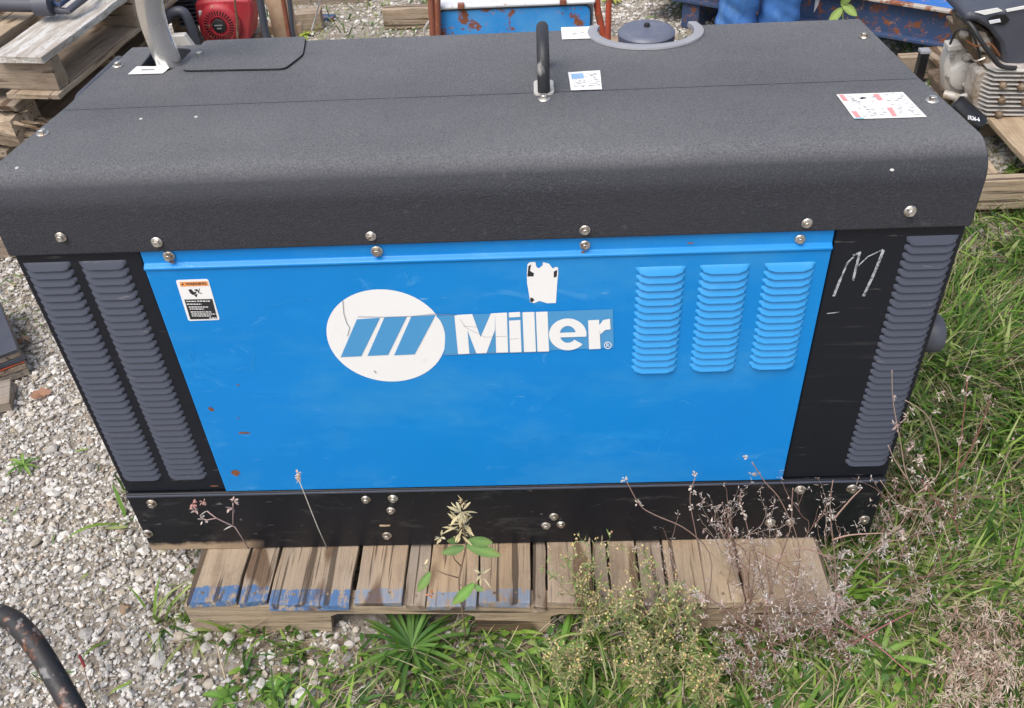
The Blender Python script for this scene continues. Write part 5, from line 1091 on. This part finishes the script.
# sprig on the left
b_ = F(247, 552, -.09); b_.z = .0
plant('sprig', 'pink tipped dry sprig before the left of the base rail', 'sprig', b_, lambda sm, lm, fm_: (setattr(sm, 'cur', (.42, .30, .27)), [sm.tube([F(x_, y_, -.09) for x_, y_ in q], .0011, 4) for q in [[(249, 549), (235, 527), (216, 518), (207, 511)], [(233, 526), (233, 512), (233, 503)], [(217, 518), (207, 520), (203, 519)]]],
    [leaf(lm, F(a, b2, -.09), F(c2, d2, -.09) - F(a, b2, -.09), .022, .004, (.6, .56, .5), .2, 4) for a, b2, c2, d2 in [(232, 526, 216, 532), (207, 511, 197, 516)]], [fluff(fm_, F(a, b2, -.09), .008, 9, cc3, 1.0, .004) for a, b2, cc3 in [(202, 502, (.42, .24, .20)), (193, 504, (.40, .2, .18)), (233, 501, (.46, .34, .28)), (231, 508, PINK), (203, 519, PALE), (196, 510, PINK)]]))
b_ = F(330, 560, -.09); b_.z = .0
plant('seed_stalk', 'thin straw stalk with a seed head crossing the base rail', 'stalk', b_, lambda sm, lm, fm_: (setattr(sm, 'cur', (.55, .5, .42)), sm.tube([F(x_, y_, -.09) for x_, y_ in [(328, 550), (318, 528), (303, 490), (298, 478)]], .0009, 4), [fluff(fm_, F(298 + random.uniform(-1, 1), 473 + i * 2.2, -.09), .005, 8, (.50, .36, .26), 1.0, .0025) for i in range(5)]))
b_ = G(92, 700); plant('seed_stalk', 'dark red bud on a thin stem, beside the bent bar on the gravel', 'stalk', b_, lambda sm, lm, fm_: (setattr(sm, 'cur', (.2, .12, .09)), sm.tube([b_, G(90, 690, GZ + .03), G(84, 668, GZ + .06)], .001, 4), [bud(fm_, G(80 + i * 1.0, 657 + i * 2.2, GZ + .07), .0045, (.22, .03, .04), G(80, 650, GZ + .08) - G(84, 668, GZ + .06)) for i in range(5)]))
# brown dry clump, bottom right
b_ = G(985, 665)
def fn(sm, lm, fm_):
    for i in range(520):
        px_, py_ = random.gauss(988, 32), random.gauss(662, 40)
        if px_ < 925 or py_ < 600: continue
        p = G(px_, py_, GZ + random.uniform(.015, .10)); fluff(fm_, p, random.uniform(.006, .012), 9, random.choice([(.45, .34, .27), (.40, .30, .25), (.52, .44, .36), (.30, .20, .15)]), 1.2, .0013)
        if i % 6 == 0: sm.cur = (.3, .2, .15); sm.tube([Vector((p.x, p.y, GZ)), p], .0012, 4)
plant('dry_bush', 'fluffy brown dead bush at the lower right corner', 'dry bush', b_, fn)
# leafy sprout by the beam
b_ = G(842, 22); b_ = Vector((F(842, 20, 2.45).x, 2.45, GZ))
plant('sapling', 'small green sprout with pointed leaves before the blue beam', 'sprout', b_, lambda sm, lm, fm_: (setattr(sm, 'cur', (.25, .3, .1)), sm.tube([b_, F(843, 20, 2.45), F(842, -6, 2.45)], .003, 5), [leaf(lm, F(a, b2, 2.45), F(c2, d2, 2.43) - F(a, b2, 2.45), .075, .035, (.30, .42, .12), .2, 5, up=Vector((0, -.8, .5))) for a, b2, c2, d2 in [(842, 4, 853, 12), (842, 8, 835, 16), (842, 0, 846, -12), (842, 6, 848, -4)]]))
for (px, py, n_, l_, lab) in [(293, 32, 26, .07, 'yellow green leafy weed right of the red engine'), (302, 38, 18, .06, 'low yellow green weed at the foot of the square wood block'), (612, 2, 10, .08, 'green tuft behind the red post of the blue machine')]:
    b_, fn = rosette(px, py, n_, l_, .02, ((.34, .42, .06), (.26, .36, .07), (.4, .42, .1))); plant('leafy_weed', lab, 'weed', b_, fn)
# grass tufts that stand out by the beam
for (px, py, lab) in [(697, 20, 'tall green grass tuft left of the jeans'), (686, 8, 'darker grass tuft in front of the far end of the beam')]:
    b_ = G(px, py)
    plant('grass_tuft', lab, 'grass tuft', b_, lambda sm, lm, fm_: [leaf(lm, wob(b_, .02), (random.gauss(0, .5), random.gauss(0, .3), 1), random.uniform(.08, .2), .007, jit((.16, .25, .07), .3), .7, 6) for _ in range(34)])
# fallen leaves
def dead_leaf(px, py, s_, yaw, lab, colr=(.40, .22, .14)):
    p = G(px, py); mb = MB(); mb.cur = colr; pts = []
    for i in range(24):
        a = 2 * math.pi * i / 24; r_ = s_ * (1 + .38 * math.cos(3 * a) + .16 * math.cos(7 * a + 1)) * (.85 + .15 * random.random()); pts.append(Vector((r_ * math.cos(a + yaw), r_ * math.sin(a + yaw) * .8, .012 + .010 * math.sin(2 * a) + .006 * random.random())) + p)
    ctr = p + Vector((0, 0, .022)); mb.add([ctr] + pts, [(0, 1 + i, 1 + (i + 1) % 24) for i in range(24)]); o = mb.build('fallen_leaf', 'leaf', None, loc=p, colors=True, smooth=True); tag(o, lab, 'leaf')
dead_leaf(40, 398, .024, .5, 'brown dead leaf on the gravel beside the louvers, larger and lower one'); dead_leaf(26, 344, .017, 1.4, 'brown dead leaf beside the grey board stack', (.36, .24, .17))
dead_leaf(128, 612, .012, 2.0, 'small brown dead leaf on the gravel left of the pallet corner', (.34, .24, .16))
dead_leaf(240, 684, .013, .9, 'small brown dead leaf at the bottom, below the left pallet end', (.36, .27, .18))
